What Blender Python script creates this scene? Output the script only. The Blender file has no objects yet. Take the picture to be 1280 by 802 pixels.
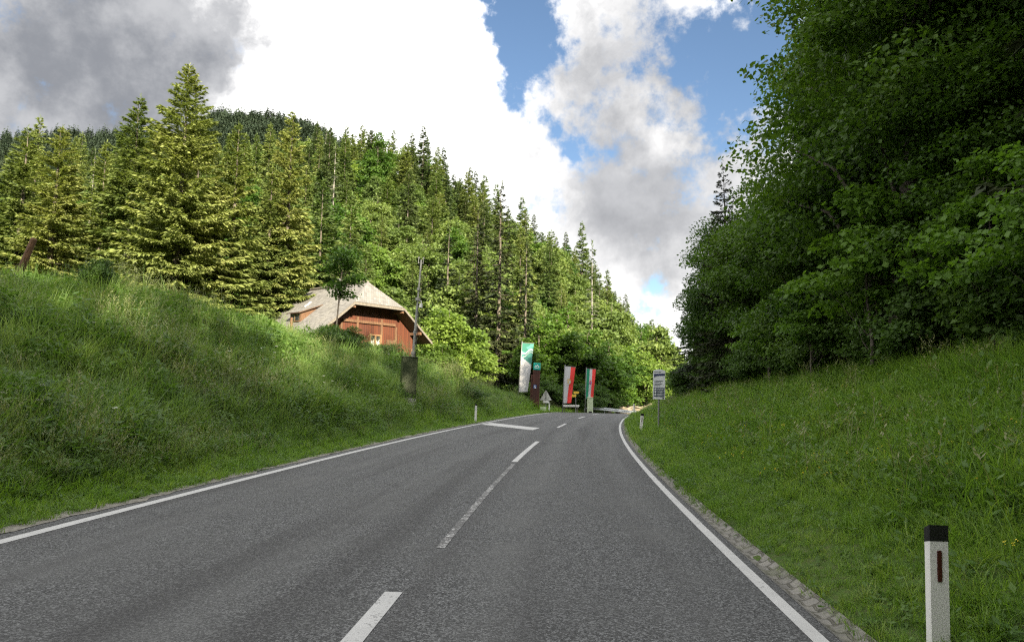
import bpy, math, random
import numpy as np
from mathutils import Vector, Matrix, Euler
R = math.radians
C = bpy.context.scene.collection
scene = bpy.context.scene

# ------------------------------------------------------------------ camera
cam = bpy.data.objects.new('camera', bpy.data.cameras.new('camera'))
C.objects.link(cam)
cam.data.sensor_width = 36
cam.data.lens = 36 * 900 / 1280
cam.data.clip_start = 0.1
cam.data.clip_end = 6000
pitch = math.atan(92 / 900)
cam.location = (0, 0, 1.45)
cam.matrix_world = Matrix.Translation((0, 0, 1.45)) @ Euler((math.pi / 2 + pitch, 0, 0)).to_matrix().to_4x4() @ Matrix.Rotation(R(1.0), 4, 'Z')
scene.camera = cam

# ------------------------------------------------------------------ exposure and render settings
scene.render.engine = 'CYCLES'
scene.view_settings.view_transform = 'Standard'
scene.view_settings.look = 'None'
scene.view_settings.exposure = 2.4
scene.view_settings.gamma = 1
scene.view_settings.use_curve_mapping = False
cy = scene.cycles
cy.max_bounces = 5; cy.diffuse_bounces = 3; cy.glossy_bounces = 2; cy.transmission_bounces = 3; cy.transparent_max_bounces = 4
cy.use_denoising = False
cy.filter_width = 1.25
cy.sample_clamp_indirect = 6

# ------------------------------------------------------------------ sun
SUN_AZ, SUN_EL = 158.0, 24.0
sun = bpy.data.objects.new('sun', bpy.data.lights.new('sun', 'SUN'))
C.objects.link(sun)
sun.data.energy = 4.4
sun.data.angle = R(0.5)
sun.data.color = (1.0, 0.88, 0.66)
sd = Vector((math.sin(R(SUN_AZ)) * math.cos(R(SUN_EL)), math.cos(R(SUN_AZ)) * math.cos(R(SUN_EL)), math.sin(R(SUN_EL))))
sun.rotation_euler = sd.to_track_quat('Z', 'Y').to_euler()
sun.location = sd * 200


# ------------------------------------------------------------------ node helper
class NT:
    def __init__(self, tree):
        self.t = tree; self.n = tree.nodes; self.l = tree.links

    def node(self, typ, inputs=None, **props):
        nd = self.n.new(typ)
        for k, v in props.items(): setattr(nd, k, v)
        for k, v in (inputs or {}).items(): self.set(nd.inputs[k], v)
        return nd

    def set(self, sock, v):
        if isinstance(v, bpy.types.NodeSocket): self.l.new(v, sock)
        elif isinstance(v, bpy.types.Node): self.l.new(v.outputs[0], sock)
        else: sock.default_value = v

    def math(self, op, a, b=0.0, c=0.0, clamp=False):
        nd = self.n.new('ShaderNodeMath'); nd.operation = op; nd.use_clamp = clamp
        for i, v in enumerate((a, b, c)):
            if v is not None: self.set(nd.inputs[i], v)
        return nd.outputs[0]

    def vmath(self, op, a, b=(0, 0, 0), out=0):
        nd = self.n.new('ShaderNodeVectorMath'); nd.operation = op
        self.set(nd.inputs[0], a); self.set(nd.inputs[1], b)
        return nd.outputs[out]

    def scale(self, a, s):
        nd = self.n.new('ShaderNodeVectorMath'); nd.operation = 'SCALE'
        self.set(nd.inputs[0], a); self.set(nd.inputs['Scale'], s)
        return nd.outputs[0]

    def noise(self, vec, scale, detail=4, rough=0.55, lac=2.0, col=False):
        nd = self.node('ShaderNodeTexNoise', {'Scale': scale, 'Detail': detail, 'Roughness': rough, 'Lacunarity': lac})
        if vec is not None: self.set(nd.inputs['Vector'], vec)
        return nd.outputs['Color' if col else 'Fac']

    def smooth(self, v, lo, hi, a=0.0, b=1.0):
        nd = self.node('ShaderNodeMapRange', {'From Min': lo, 'From Max': hi, 'To Min': a, 'To Max': b}, interpolation_type='SMOOTHSTEP')
        self.set(nd.inputs['Value'], v)
        return nd.outputs[0]

    def mix(self, f, a, b, blend='MIX'):
        nd = self.node('ShaderNodeMix', data_type='RGBA', blend_type=blend)
        self.set(nd.inputs[0], f)
        for i, v in ((6, a), (7, b)):
            if isinstance(v, tuple) and len(v) == 3: v = (*v, 1)
            self.set(nd.inputs[i], v)
        return nd.outputs[2]


# ------------------------------------------------------------------ world: clear sky with broken cumulus
world = bpy.data.worlds.new('World')
scene.world = world
world.use_nodes = True
world.node_tree.nodes.clear()
w = NT(world.node_tree)


def view_dir(px, py):
    v = Vector(((px - 640) / 900, -(py - 401) / 900, -1))
    return (cam.matrix_world.to_3x3() @ v).normalized()


sky = w.node('ShaderNodeTexSky', sky_type='NISHITA', sun_disc=False, sun_elevation=R(SUN_EL), sun_rotation=R(SUN_AZ),
             altitude=900, air_density=1.0, dust_density=0.6, ozone_density=1.6)
dirv = w.node('ShaderNodeTexCoord').outputs['Generated']
n1 = w.noise(dirv, 3.2, 6, 0.58, col=True)
warp = w.scale(w.vmath('SUBTRACT', n1, (0.5, 0.5, 0.5)), 0.30)
n2 = w.noise(dirv, 13.0, 6, 0.6, col=True)
warp2 = w.scale(w.vmath('SUBTRACT', n2, (0.5, 0.5, 0.5)), 0.10)
dw = w.vmath('ADD', w.vmath('ADD', dirv, warp), warp2)


def blobs(lst):
    tot = None
    for px, py, r, wt in lst:
        c = view_dir(px, py)
        dist = w.vmath('DISTANCE', dw, tuple(c), out='Value')
        v = w.smooth(dist, 0.0, r / 900 * 1.5, wt, 0.0)
        tot = v if tot is None else w.math('ADD', tot, v)
    return tot


blue = blobs([(632, -20, 66, .9), (668, 45, 56, .85), (696, 110, 42, .75), (714, 168, 30, .6), (890, 5, 85, .7), (930, 75, 75, .75), (925, 130, 50, .55), (822, 396, 34, .9), (1100, 60, 160, .6), (850, 75, 55, .35), (775, 110, 90, .26), (745, 190, 45, .42), (850, 240, 60, .22)])
gry = blobs([(-80, 60, 230, .62), (80, 40, 190, .62), (225, 55, 115, .62), (50, 125, 130, .35), (300, 75, 55, .3), (470, 80, 30, .5), (505, 92, 22, .35), (565, 140, 34, .55), (668, 190, 30, .5),
             (750, 30, 100, .45), (800, 45, 70, .25), (785, 212, 58, .55), (705, 243, 48, .55), (815, 330, 100, .42), (870, 170, 150, .42), (855, 265, 100, .42), (-300, 0, 300, .6), (780, 130, 90, .12), (760, 300, 50, .22)])
nd = w.noise(dw, 6.5, 9, 0.62)
nf = w.noise(dirv, 24.0, 8, 0.62)
ns = w.noise(dirv, 9.0, 6, 0.6)
nmix = w.math('ADD', w.math('MULTIPLY', nd, 0.65), w.math('MULTIPLY', nf, 0.35))
cover = w.smooth(w.math('SUBTRACT', w.math('ADD', w.math('MULTIPLY', blue, -0.95), 0.70), w.math('MULTIPLY', w.math('SUBTRACT', 0.5, w.math('ADD', w.math('MULTIPLY', nd, .45), w.math('MULTIPLY', nf, .55))), 3.1)), -0.02, 0.56)
grey = w.smooth(w.math('ADD', w.math('MULTIPLY', gry, 0.85), w.math('MULTIPLY', w.math('SUBTRACT', nmix, 0.5), 1.9)), 0.02, 0.95)
dist0 = w.vmath('DISTANCE', dirv, tuple(view_dir(60, 60)), out='Value')
dark = w.mix(w.smooth(w.math('ADD', w.math('MULTIPLY', ns, .7), w.math('MULTIPLY', nf, .3)), .36, .64), w.mix(w.smooth(dist0, .35, .75), (.40, .42, .465), (.56, .57, .60)), (.80, .81, .84))
side = w.smooth(w.vmath('DISTANCE', dirv, tuple(view_dir(860, 210)), out='Value'), .10, .42, 1.0, 0.0)
soft = w.smooth(w.math('ADD', w.math('MULTIPLY', ns, .6), w.math('MULTIPLY', nf, .4)), .34, .66)
white = w.mix(side, (3.0, 2.95, 2.88), w.mix(soft, (.68, .69, .715), (1.6, 1.58, 1.56)))
ccol = w.mix(grey, white, dark)
skyc = w.mix(1.0, sky.outputs[0], (0.215, 0.222, 0.222), 'MULTIPLY')
mixed = w.mix(cover, skyc, ccol)
bg = w.node('ShaderNodeBackground', {'Color': mixed, 'Strength': 0.148})
wo = w.node('ShaderNodeOutputWorld', {'Surface': bg})
world.cycles.sampling_method = 'MANUAL'
world.cycles.sample_map_resolution = 512


# ------------------------------------------------------------------ materials
def mat(name, color=(0.5, 0.5, 0.5), rough=0.7, metal=0.0, spec=0.4):
    m = bpy.data.materials.new(name); m.use_nodes = True
    t = NT(m.node_tree)
    b = m.node_tree.nodes['Principled BSDF']
    b.inputs['Base Color'].default_value = (*color, 1)
    b.inputs['Roughness'].default_value = rough
    b.inputs['Metallic'].default_value = metal
    b.inputs['Specular IOR Level'].default_value = spec
    return m, t, b


def noisy(name, c1, c2, scale=8, rough=0.7, metal=0.0, detail=5, bump=0.0, stretch=(1, 1, 1), spec=0.4, lo=0.35, hi=0.65):
    m, t, b = mat(name, c1, rough, metal, spec)
    co = t.node('ShaderNodeTexCoord').outputs['Object']
    mp = t.node('ShaderNodeMapping', {'Vector': co, 'Scale': stretch})
    f = t.noise(mp.outputs[0], scale, detail, 0.6)
    t.set(b.inputs['Base Color'], t.mix(t.smooth(f, lo, hi), c1, c2))
    if bump:
        bp = t.node('ShaderNodeBump', {'Height': f, 'Strength': bump, 'Distance': 0.02})
        t.set(b.inputs['Normal'], bp.outputs[0])
    return m


def foliage(name, cols, trans=0.32, spec=0.25, rough=0.55, tcol=1.35, big=0.25):
    """leaf material: colour varies from tree to tree, from clump to clump and from leaf to leaf"""
    m, t, b = mat(name, cols[0], rough, 0, spec)
    oi = t.node('ShaderNodeObjectInfo').outputs['Random']
    isl = t.node('ShaderNodeNewGeometry').outputs['Random Per Island']
    co = t.node('ShaderNodeNewGeometry').outputs['Position']
    nz = t.noise(co, big, 4, 0.6)
    f = t.math('ADD', t.math('ADD', t.math('MULTIPLY', oi, 0.52), t.math('MULTIPLY', isl, 0.30)), t.math('MULTIPLY', t.math('SUBTRACT', nz, 0.5), 1.3))
    f = t.math('ADD', f, 0.08, clamp=True)
    cr = t.node('ShaderNodeValToRGB', {'Fac': f})
    e = cr.color_ramp.elements
    e[0].position = 0.0; e[0].color = (*cols[0], 1)
    e[1].position = 1.0; e[1].color = (*cols[-1], 1)
    for i, c in enumerate(cols[1:-1]):
        x = e.new((i + 1) / (len(cols) - 1)); x.color = (*c, 1)
    t.set(b.inputs['Base Color'], cr.outputs[0])
    tr = t.node('ShaderNodeBsdfTranslucent', {'Color': t.mix(1.0, cr.outputs[0], (tcol * 1.1, tcol * 1.15, tcol * 0.55), 'MULTIPLY')})
    ms = t.node('ShaderNodeMixShader', {0: trans})
    t.l.new(b.outputs[0], ms.inputs[1]); t.l.new(tr.outputs[0], ms.inputs[2])
    t.l.new(ms.outputs[0], m.node_tree.nodes['Material Output'].inputs['Surface'])
    return m


M = {}
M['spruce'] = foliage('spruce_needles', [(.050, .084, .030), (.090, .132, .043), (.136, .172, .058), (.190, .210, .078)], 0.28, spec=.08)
M['spruce_bright'] = foliage('sunny_spruce_needles', [(.078, .110, .034), (.122, .156, .048), (.170, .198, .062), (.215, .230, .085)], 0.28, spec=.08)  # brighter, yellower copy of the spruce needles; sunlight put into the colour
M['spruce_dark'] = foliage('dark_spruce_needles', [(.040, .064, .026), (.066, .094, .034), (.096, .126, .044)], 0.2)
M['spruce_shade'] = foliage('shaded_spruce_needles', [(.018, .030, .012), (.028, .040, .014), (.045, .050, .020)], 0.15)  # darkened copy of the spruce needles; shade put into the colour
M['far_forest'] = foliage('far_spruce_needles', [(.026, .042, .028), (.036, .056, .034), (.050, .070, .040)], 0.05)  # darkened to stand in for cloud shadow on the far ridge
M['leaf'] = foliage('beech_leaves', [(.048, .080, .024), (.076, .116, .030), (.110, .155, .040), (.152, .195, .054)], 0.38)
M['leaf_deep'] = foliage('maple_leaves', [(.018, .044, .007), (.034, .075, .010), (.058, .112, .014), (.10, .165, .02)], 0.38)
M['leaf_bright'] = foliage('young_beech_leaves', [(.055, .100, .020), (.088, .145, .026), (.130, .192, .034), (.170, .225, .046)], 0.42)
M['shrub'] = foliage('shrub_leaves', [(.025, .055, .012), (.042, .085, .016), (.065, .120, .022), (.10, .165, .03)], 0.35)
M['bark'] = noisy('bark', (.045, .036, .028), (.11, .095, .078), 9, 0.9, bump=0.6, stretch=(1, 1, .25))
M['bark_grey'] = noisy('grey_bark', (.09, .085, .075), (.21, .20, .18), 7, 0.9, bump=0.5, stretch=(1, 1, .4))
M['grass_tall'] = foliage('tall_meadow_grass', [(.064, .124, .034), (.105, .180, .046), (.152, .22, .064), (.155, .205, .075)], 0.38, big=.5)
M['grass_short'] = foliage('mown_grass', [(.066, .138, .020), (.102, .190, .028), (.145, .238, .038), (.205, .27, .062)], 0.42, big=.6)
M['herb'] = foliage('herb_leaves', [(.035, .080, .014), (.060, .120, .020), (.095, .165, .030)], 0.35)
M['straw'] = foliage('grass_seed_heads', [(.10, .13, .05), (.15, .17, .07), (.22, .22, .11)], 0.3)
M['yellow'] = mat('buttercup_petals', (.75, .60, .03), .5)[0]
M['white_flower'] = mat('umbel_petals', (.72, .72, .66), .6)[0]
M['stem'] = mat('green_stem', (.07, .11, .03), .6)[0]
M['metal'] = noisy('galvanised_steel', (.15, .155, .15), (.21, .215, .21), 14, .6, .4)
M['rail_metal'] = noisy('guardrail_steel', (.30, .32, .35), (.42, .44, .47), 5, .5, .5)
M['black'] = mat('black_plastic', (.012, .012, .013), .45)[0]
M['white_plastic'] = noisy('white_plastic', (.66, .66, .64), (.48, .48, .45), 3.5, .45, lo=.45, hi=.8, stretch=(1, 1, .6))
M['reflector'] = mat('red_reflector', (.055, .014, .012), .18)[0]
M['grey_reflector'] = mat('white_reflector', (.30, .31, .31), .2)[0]
M['cabinet'] = noisy('green_cabinet_paint', (.024, .035, .010), (.032, .045, .014), 2, .55, bump=.05)
M['concrete'] = noisy('concrete', (.30, .29, .27), (.42, .41, .38), 6, .9, bump=.3)
M['old_wood'] = noisy('weathered_wood', (.065, .032, .017), (.125, .068, .036), 6, .85, stretch=(4, 4, .4), bump=.4)
M['light_wood'] = noisy('pale_wood', (.13, .075, .035), (.20, .12, .06), 6, .8, stretch=(4, 4, .5))
M['curtain'] = mat('white_curtain', (.50, .50, .50), .9)[0]
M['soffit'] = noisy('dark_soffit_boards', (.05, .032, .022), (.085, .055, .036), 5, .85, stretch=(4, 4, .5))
M['grey_wood'] = noisy('grey_wood', (.085, .075, .062), (.15, .135, .115), 6, .85, stretch=(4, 4, .4), bump=.3)
M['white'] = mat('white_paint', (.78, .78, .77), .5)[0]
M['sign_back'] = noisy('grey_sign_back', (.42, .43, .40), (.50, .51, .47), 8, .5, .3)
M['cloth_white'] = mat('white_flag_cloth', (.42, .42, .44), .8)[0]
M['cloth_red'] = mat('red_flag_cloth', (.62, .045, .04), .8)[0]
M['cloth_green'] = mat('green_flag_cloth', (.012, .20, .11), .8)[0]
M['cloth_teal'] = mat('teal_flag_cloth', (.045, .17, .145), .8)[0]
M['cloth_dark'] = mat('dark_green_flag_print', (.015, .10, .075), .8)[0]
M['gold'] = mat('golden_print', (.45, .30, .08), .7)[0]
M['blue'] = mat('blue_print', (.03, .07, .22), .7)[0]
M['navy'] = mat('dark_blue_print', (.035, .045, .11), .5)[0]
M['slate'] = mat('slate_grey_print', (.08, .10, .13), .5)[0]
M['pale_print'] = mat('pale_grey_print', (.62, .64, .66), .5)[0]
M['teal_sign'] = mat('teal_sign_face', (.01, .30, .25), .4)[0]
M['rust'] = noisy('rusty_red_steel', (.034, .011, .008), (.062, .019, .012), 3, .75, stretch=(1, 1, .3), bump=.1)
M['yellow_sign'] = mat('yellow_sign_face', (.72, .50, .06), .5)[0]
M['pale_green'] = noisy('pale_green_plastic', (.36, .43, .28), (.45, .52, .36), 3, .5)
M['glass'] = mat('dark_window_glass', (.02, .022, .025), .08)[0]
M['rock'] = noisy('pale_rock', (.07, .062, .045), (.20, .165, .12), 1.6, .95, bump=1.0, detail=8)


def plank_mat(name, c1, c2, c3, width, axis):
    m, t, b = mat(name, c1, .75)
    co = t.node('ShaderNodeTexCoord').outputs['Object']
    sp = t.node('ShaderNodeSeparateXYZ', {0: co})
    x = t.math('DIVIDE', sp.outputs[axis], width)
    fr = t.math('FRACT', x)
    idx = t.math('FLOOR', x)
    wn = t.node('ShaderNodeTexWhiteNoise', {'W': idx}, noise_dimensions='1D').outputs['Value']
    mp = t.node('ShaderNodeMapping', {'Vector': co, 'Scale': (6, 6, .5)})
    gr = t.noise(mp.outputs[0], 4, 5, .6)
    col = t.mix(t.math('ADD', t.math('MULTIPLY', wn, .6), t.math('MULTIPLY', gr, .4)), c1, c2)
    gap = t.math('GREATER_THAN', t.math('ABSOLUTE', t.math('SUBTRACT', fr, .5)), .45)
    col = t.mix(gap, col, c3)
    t.set(b.inputs['Base Color'], col)
    bp = t.node('ShaderNodeBump', {'Height': t.math('SUBTRACT', gr, gap), 'Strength': .6, 'Distance': .02})
    t.set(b.inputs['Normal'], bp.outputs[0])
    return m


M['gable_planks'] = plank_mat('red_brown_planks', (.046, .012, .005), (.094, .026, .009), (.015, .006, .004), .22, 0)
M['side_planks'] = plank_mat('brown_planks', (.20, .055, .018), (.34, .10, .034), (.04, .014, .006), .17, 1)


def shingle_mat():
    m, t, b = mat('wood_shingles', (.3, .27, .24), .9)
    uv = t.node('ShaderNodeTexCoord').outputs['UV']
    br = t.node('ShaderNodeTexBrick', {'Vector': uv, 'Color1': (.095, .093, .092, 1), 'Color2': (.158, .154, .150, 1), 'Mortar': (.06, .055, .05, 1), 'Scale': 1.0,
                                      'Mortar Size': .012, 'Mortar Smooth': .3, 'Brick Width': .22, 'Row Height': .24, 'Bias': 0.0})
    co = t.node('ShaderNodeTexCoord').outputs['Object']
    nz = t.noise(co, .9, 6, .65)
    col = t.mix(t.smooth(nz, .45, .75, 0, .55), br.outputs['Color'], (.14, .135, .12))
    t.set(b.inputs['Base Color'], col)
    bp = t.node('ShaderNodeBump', {'Height': t.math('ADD', br.outputs['Fac'], t.math('MULTIPLY', nz, -.5)), 'Strength': .5, 'Distance': -.03})
    t.set(b.inputs['Normal'], bp.outputs[0])
    return m


M['shingles'] = shingle_mat()


def asphalt_mat():
    m, t, b = mat('asphalt', (.1, .1, .1), .8, spec=.35)
    co = t.node('ShaderNodeTexCoord').outputs['Object']
    uv = t.node('ShaderNodeTexCoord').outputs['UV']         # u across in metres, v along in metres
    vo = t.node('ShaderNodeTexVoronoi', {'Vector': co, 'Scale': 85.0})
    stone = t.node('ShaderNodeSeparateColor', {0: vo.outputs['Color']}).outputs[0]
    fine = t.noise(co, 55, 4, .75)
    big = t.noise(co, .55, 6, .6)
    mp = t.node('ShaderNodeMapping', {'Vector': uv, 'Scale': (1.6, .05, 1)})
    lane = t.noise(mp.outputs[0], 1.0, 4, .55)
    v = t.math('ADD', t.math('MULTIPLY', t.math('POWER', stone, 2.2), .55), t.math('MULTIPLY', fine, .55))
    col = t.mix(t.smooth(v, .16, .92), (.0135, .0143, .0155), (.146, .152, .158))
    col = t.mix(t.smooth(big, .40, .62, 0, .75), col, t.mix(.6, col, (.055, .057, .058)))
    col = t.mix(t.smooth(lane, .47, .68, 0, .65), col, (.024, .024, .026))
    # polished wheel tracks and bleached strip between lanes (wear along the road)
    u = t.node('ShaderNodeSeparateXYZ', {0: uv}).outputs[0]
    for c, s, k in ((.75, .45, .50), (2.2, .45, .40), (-1.1, .45, .36), (-2.9, .5, .36)):
        f = t.smooth(t.math('ABSOLUTE', t.math('SUBTRACT', u, c)), 0.0, s, k, 0.0)
        f = t.math('MULTIPLY', f, t.smooth(big, .35, .6, .3, 1.0))
        col = t.mix(f, col, (.090, .093, .094))
    # the longitudinal paving joint along the centre line
    f = t.smooth(t.math('ABSOLUTE', t.math('SUBTRACT', u, t.math('ADD', .22, t.math('MULTIPLY', t.math('SUBTRACT', lane, .5), .2)))), .01, .16, .42, 0.0)
    col = t.mix(f, col, (.035, .035, .037))
    # hairline cracks sealed with tar, only here and there
    wv = t.scale(t.vmath('SUBTRACT', t.noise(co, 1.6, 5, .65, col=True), (.5, .5, .5)), .9)
    ce = t.node('ShaderNodeTexVoronoi', {'Vector': t.vmath('ADD', co, wv), 'Scale': .30}, feature='DISTANCE_TO_EDGE')
    f = t.math('MULTIPLY', t.smooth(ce.outputs['Distance'], .002, .007, .6, 0.0), t.smooth(t.noise(co, .35, 3, .5), .50, .60))
    col = t.mix(f, col, (.014, .014, .015))
    t.set(b.inputs['Base Color'], col)
    t.set(b.inputs['Roughness'], t.smooth(v, .2, .8, .88, .62))
    bp = t.node('ShaderNodeBump', {'Height': t.math('ADD', stone, fine), 'Strength': .55, 'Distance': .006})
    t.set(b.inputs['Normal'], bp.outputs[0])
    return m


M['asphalt'] = asphalt_mat()


def paint_mat(name, wear):
    """road paint with the asphalt showing through where it is worn (wear 0..1)"""
    m, t, b = mat(name, (.7, .7, .7), .65)
    co = t.node('ShaderNodeTexCoord').outputs['Object']
    n = t.noise(co, 9, 8, .72)
    n2 = t.noise(co, 1.4, 4, .6)
    vo = t.node('ShaderNodeTexVoronoi', {'Vector': co, 'Scale': 70.0})
    st = t.node('ShaderNodeSeparateColor', {0: vo.outputs['Color']}).outputs[0]
    k = t.math('ADD', t.math('MULTIPLY', n, .6), t.math('ADD', t.math('MULTIPLY', n2, .25), t.math('MULTIPLY', st, .15)))
    f = t.smooth(k, wear - .03, wear + .05, 1.0, 0.0)
    col = t.mix(t.noise(co, 4, 4, .6), (.28, .285, .285), (.42, .425, .425))
    t.set(b.inputs['Base Color'], t.mix(f, col, (.06, .06, .062)))
    bp = t.node('ShaderNodeBump', {'Height': st, 'Strength': .3, 'Distance': .004})
    t.set(b.inputs['Normal'], bp.outputs[0])
    return m


M['paint'] = paint_mat('white_road_paint', .365)
M['paint_worn'] = paint_mat('worn_road_paint', .545)
M['paint_grey'] = paint_mat('faded_road_paint', .37)


def gutter_mat():
    m, t, b = mat('cobble_gutter', (.2, .2, .2), .9)
    uv = t.node('ShaderNodeTexCoord').outputs['UV']
    co = t.node('ShaderNodeTexCoord').outputs['Object']
    wz = t.scale(t.vmath('SUBTRACT', t.noise(co, 6, 3, .6, col=True), (.5, .5, .5)), .05)
    br = t.node('ShaderNodeTexBrick', {'Vector': t.vmath('ADD', uv, wz), 'Color1': (.10, .098, .09, 1), 'Color2': (.165, .16, .148, 1), 'Mortar': (.06, .058, .046, 1), 'Scale': 1.0,
                                      'Mortar Size': .012, 'Mortar Smooth': .4, 'Brick Width': .115, 'Row Height': .15})
    nz = t.noise(co, 14, 6, .7)
    col = t.mix(t.smooth(nz, .40, .75, 0, .7), br.outputs['Color'], (.20, .19, .165))
    col = t.mix(t.smooth(t.noise(co, 1.7, 5, .6), .5, .7, 0, .7), col, (.085, .095, .05))
    t.set(b.inputs['Base Color'], col)
    bp = t.node('ShaderNodeBump', {'Height': t.math('SUBTRACT', t.math('MULTIPLY', nz, .5), br.outputs['Fac']), 'Strength': .9, 'Distance': .02})
    t.set(b.inputs['Normal'], bp.outputs[0])
    return m


M['gutter'] = gutter_mat()


def ground_mat():
    m, t, b = mat('meadow_soil', (.05, .08, .02), .95, spec=.1)
    co = t.node('ShaderNodeTexCoord').outputs['Object']
    a = t.noise(co, .9, 6, .65); c = t.noise(co, 14, 5, .7)
    col = t.mix(t.smooth(a, .35, .65), (.035, .070, .014), (.060, .100, .022))
    col = t.mix(t.smooth(c, .42, .72, 0, .65), col, (.075, .068, .036))
    t.set(b.inputs['Base Color'], col)
    bp = t.node('ShaderNodeBump', {'Height': c, 'Strength': .8, 'Distance': .05})
    t.set(b.inputs['Normal'], bp.outputs[0])
    return m


M['ground'] = ground_mat()
M['forest_floor'] = noisy('forest_floor', (.022, .034, .012), (.050, .066, .022), .25, .95, detail=8, bump=.5)
M['shoulder'] = noisy('shoulder_gravel', (.10, .095, .08), (.20, .19, .165), 16, .95, bump=.6, detail=8)


# ------------------------------------------------------------------ mesh helpers
class MB:
    """collects boxes, tubes and polygons into one mesh"""
    def __init__(self): self.v = []; self.f = []; self.m = []; self.uv = {}

    def add(self, vs, fs, mi=0):
        o = len(self.v); self.v += [tuple(x) for x in vs]
        for f in fs: self.f.append([i + o for i in f]); self.m.append(mi)

    def box(self, c, s, rot=None, mi=0, taper=1.0, bev=0.0):
        hx, hy, hz = s[0] / 2, s[1] / 2, s[2] / 2
        if bev:
            b = bev; ring = [(hx, hy - b), (hx - b, hy), (-hx + b, hy), (-hx, hy - b), (-hx, -hy + b), (-hx + b, -hy), (hx - b, -hy), (hx, -hy + b)]
        else:
            ring = [(hx, hy), (-hx, hy), (-hx, -hy), (hx, -hy)]
        n = len(ring); vs = []
        if bev:
            for z, k in ((-hz, (hx - bev) / hx), (-hz + bev, 1), (hz - bev, taper), (hz, taper * (hx - bev) / hx)):
                vs += [Vector((x * k, y * k, z)) for x, y in ring]
            L = 4
        else:
            for z, k in ((-hz, 1), (hz, taper)): vs += [Vector((x * k, y * k, z)) for x, y in ring]
            L = 2
        if rot is not None: vs = [rot @ v for v in vs]
        vs = [v + Vector(c) for v in vs]
        fs = [list(range(n))[::-1], [(L - 1) * n + i for i in range(n)]]
        for l in range(L - 1):
            for i in range(n): fs.append([l * n + i, l * n + (i + 1) % n, (l + 1) * n + (i + 1) % n, (l + 1) * n + i])
        self.add(vs, fs, mi)

    def tube(self, pts, rad, n=8, mi=0, cap=True):
        pts = [Vector(p) for p in pts]
        if not hasattr(rad, '__len__'): rad = [rad] * len(pts)
        vs = []; prev = None
        for i, p in enumerate(pts):
            d = (pts[min(i + 1, len(pts) - 1)] - pts[max(i - 1, 0)]).normalized()
            a = prev if prev is not None else (Vector((1, 0, 0)) if abs(d.x) < .9 else Vector((0, 1, 0)))
            u = (a - d * a.dot(d)).normalized(); prev = u; v = d.cross(u)
            for k in range(n):
                an = 2 * math.pi * k / n
                vs.append(p + (u * math.cos(an) + v * math.sin(an)) * rad[i])
        fs = []
        for i in range(len(pts) - 1):
            for k in range(n): fs.append([i * n + k, i * n + (k + 1) % n, (i + 1) * n + (k + 1) % n, (i + 1) * n + k])
        if cap: fs.append(list(range(n))[::-1]); fs.append([(len(pts) - 1) * n + k for k in range(n)])
        self.add(vs, fs, mi)

    def prism(self, poly, depth_vec, mi=0):
        n = len(poly); d = Vector(depth_vec)
        vs = [Vector(p) for p in poly] + [Vector(p) + d for p in poly]
        fs = [list(range(n))[::-1], [n + i for i in range(n)]] + [[i, (i + 1) % n, n + (i + 1) % n, n + i] for i in range(n)]
        self.add(vs, fs, mi)

    def build(self, name, mats, parent=None, smooth=False, loc=None):
        me = bpy.data.meshes.new(name)
        me.from_pydata([tuple(v) for v in self.v], [], self.f)
        if not isinstance(mats, (list, tuple)): mats = [mats]
        for x in mats: me.materials.append(x)
        me.polygons.foreach_set('material_index', self.m)
        if smooth: me.polygons.foreach_set('use_smooth', [True] * len(me.polygons))
        me.update()
        bmesh_fix(me)
        return link(name, me, parent, loc)


def bmesh_fix(me):
    import bmesh
    bm = bmesh.new(); bm.from_mesh(me)
    bmesh.ops.recalc_face_normals(bm, faces=bm.faces)
    bm.to_mesh(me); bm.free()


def link(name, me, parent=None, loc=None):
    o = bpy.data.objects.new(name, me); C.objects.link(o)
    if parent: o.parent = parent
    if loc: o.location = loc
    return o


def np_mesh(name, V, F, mats, uv=None, smooth=False, mi=None):
    """fast mesh from numpy: V (n,3), F (m,k) all with k corners"""
    me = bpy.data.meshes.new(name)
    V = np.ascontiguousarray(V, np.float32); F = np.ascontiguousarray(F, np.int32)
    me.vertices.add(len(V)); me.vertices.foreach_set('co', V.ravel())
    k = F.shape[1]
    me.loops.add(F.size); me.loops.foreach_set('vertex_index', F.ravel())
    me.polygons.add(len(F)); me.polygons.foreach_set('loop_start', np.arange(0, F.size, k, dtype=np.int32))
    if not isinstance(mats, (list, tuple)): mats = [mats]
    for x in mats: me.materials.append(x)
    if mi is not None: me.polygons.foreach_set('material_index', np.ascontiguousarray(mi, np.int32))
    if uv is not None:
        l = me.uv_layers.new(name='uv'); l.data.foreach_set('uv', np.ascontiguousarray(uv[F.ravel()], np.float32).ravel())
    me.update(calc_edges=True)
    me.polygons.foreach_set('use_smooth', np.full(len(F), smooth))
    return me


def tag(o, label=None, cat=None, group=None, kind=None):
    for k, v in (('label', label), ('category', cat), ('group', group), ('kind', kind)):
        if v: o[k] = v
    return o


def empty(name, loc, rz=0, label=None, cat=None, group=None):
    o = bpy.data.objects.new(name, None); C.objects.link(o)
    o.location = loc; o.rotation_euler = (0, 0, rz)
    o.empty_display_size = .2
    return tag(o, label, cat, group)


def copy_tree(o, parent=None):
    kids = list(o.children)
    c = o.copy(); C.objects.link(c)
    if parent is not None: c.parent = parent
    for ch in kids: copy_tree(ch, c)
    return c


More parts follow.
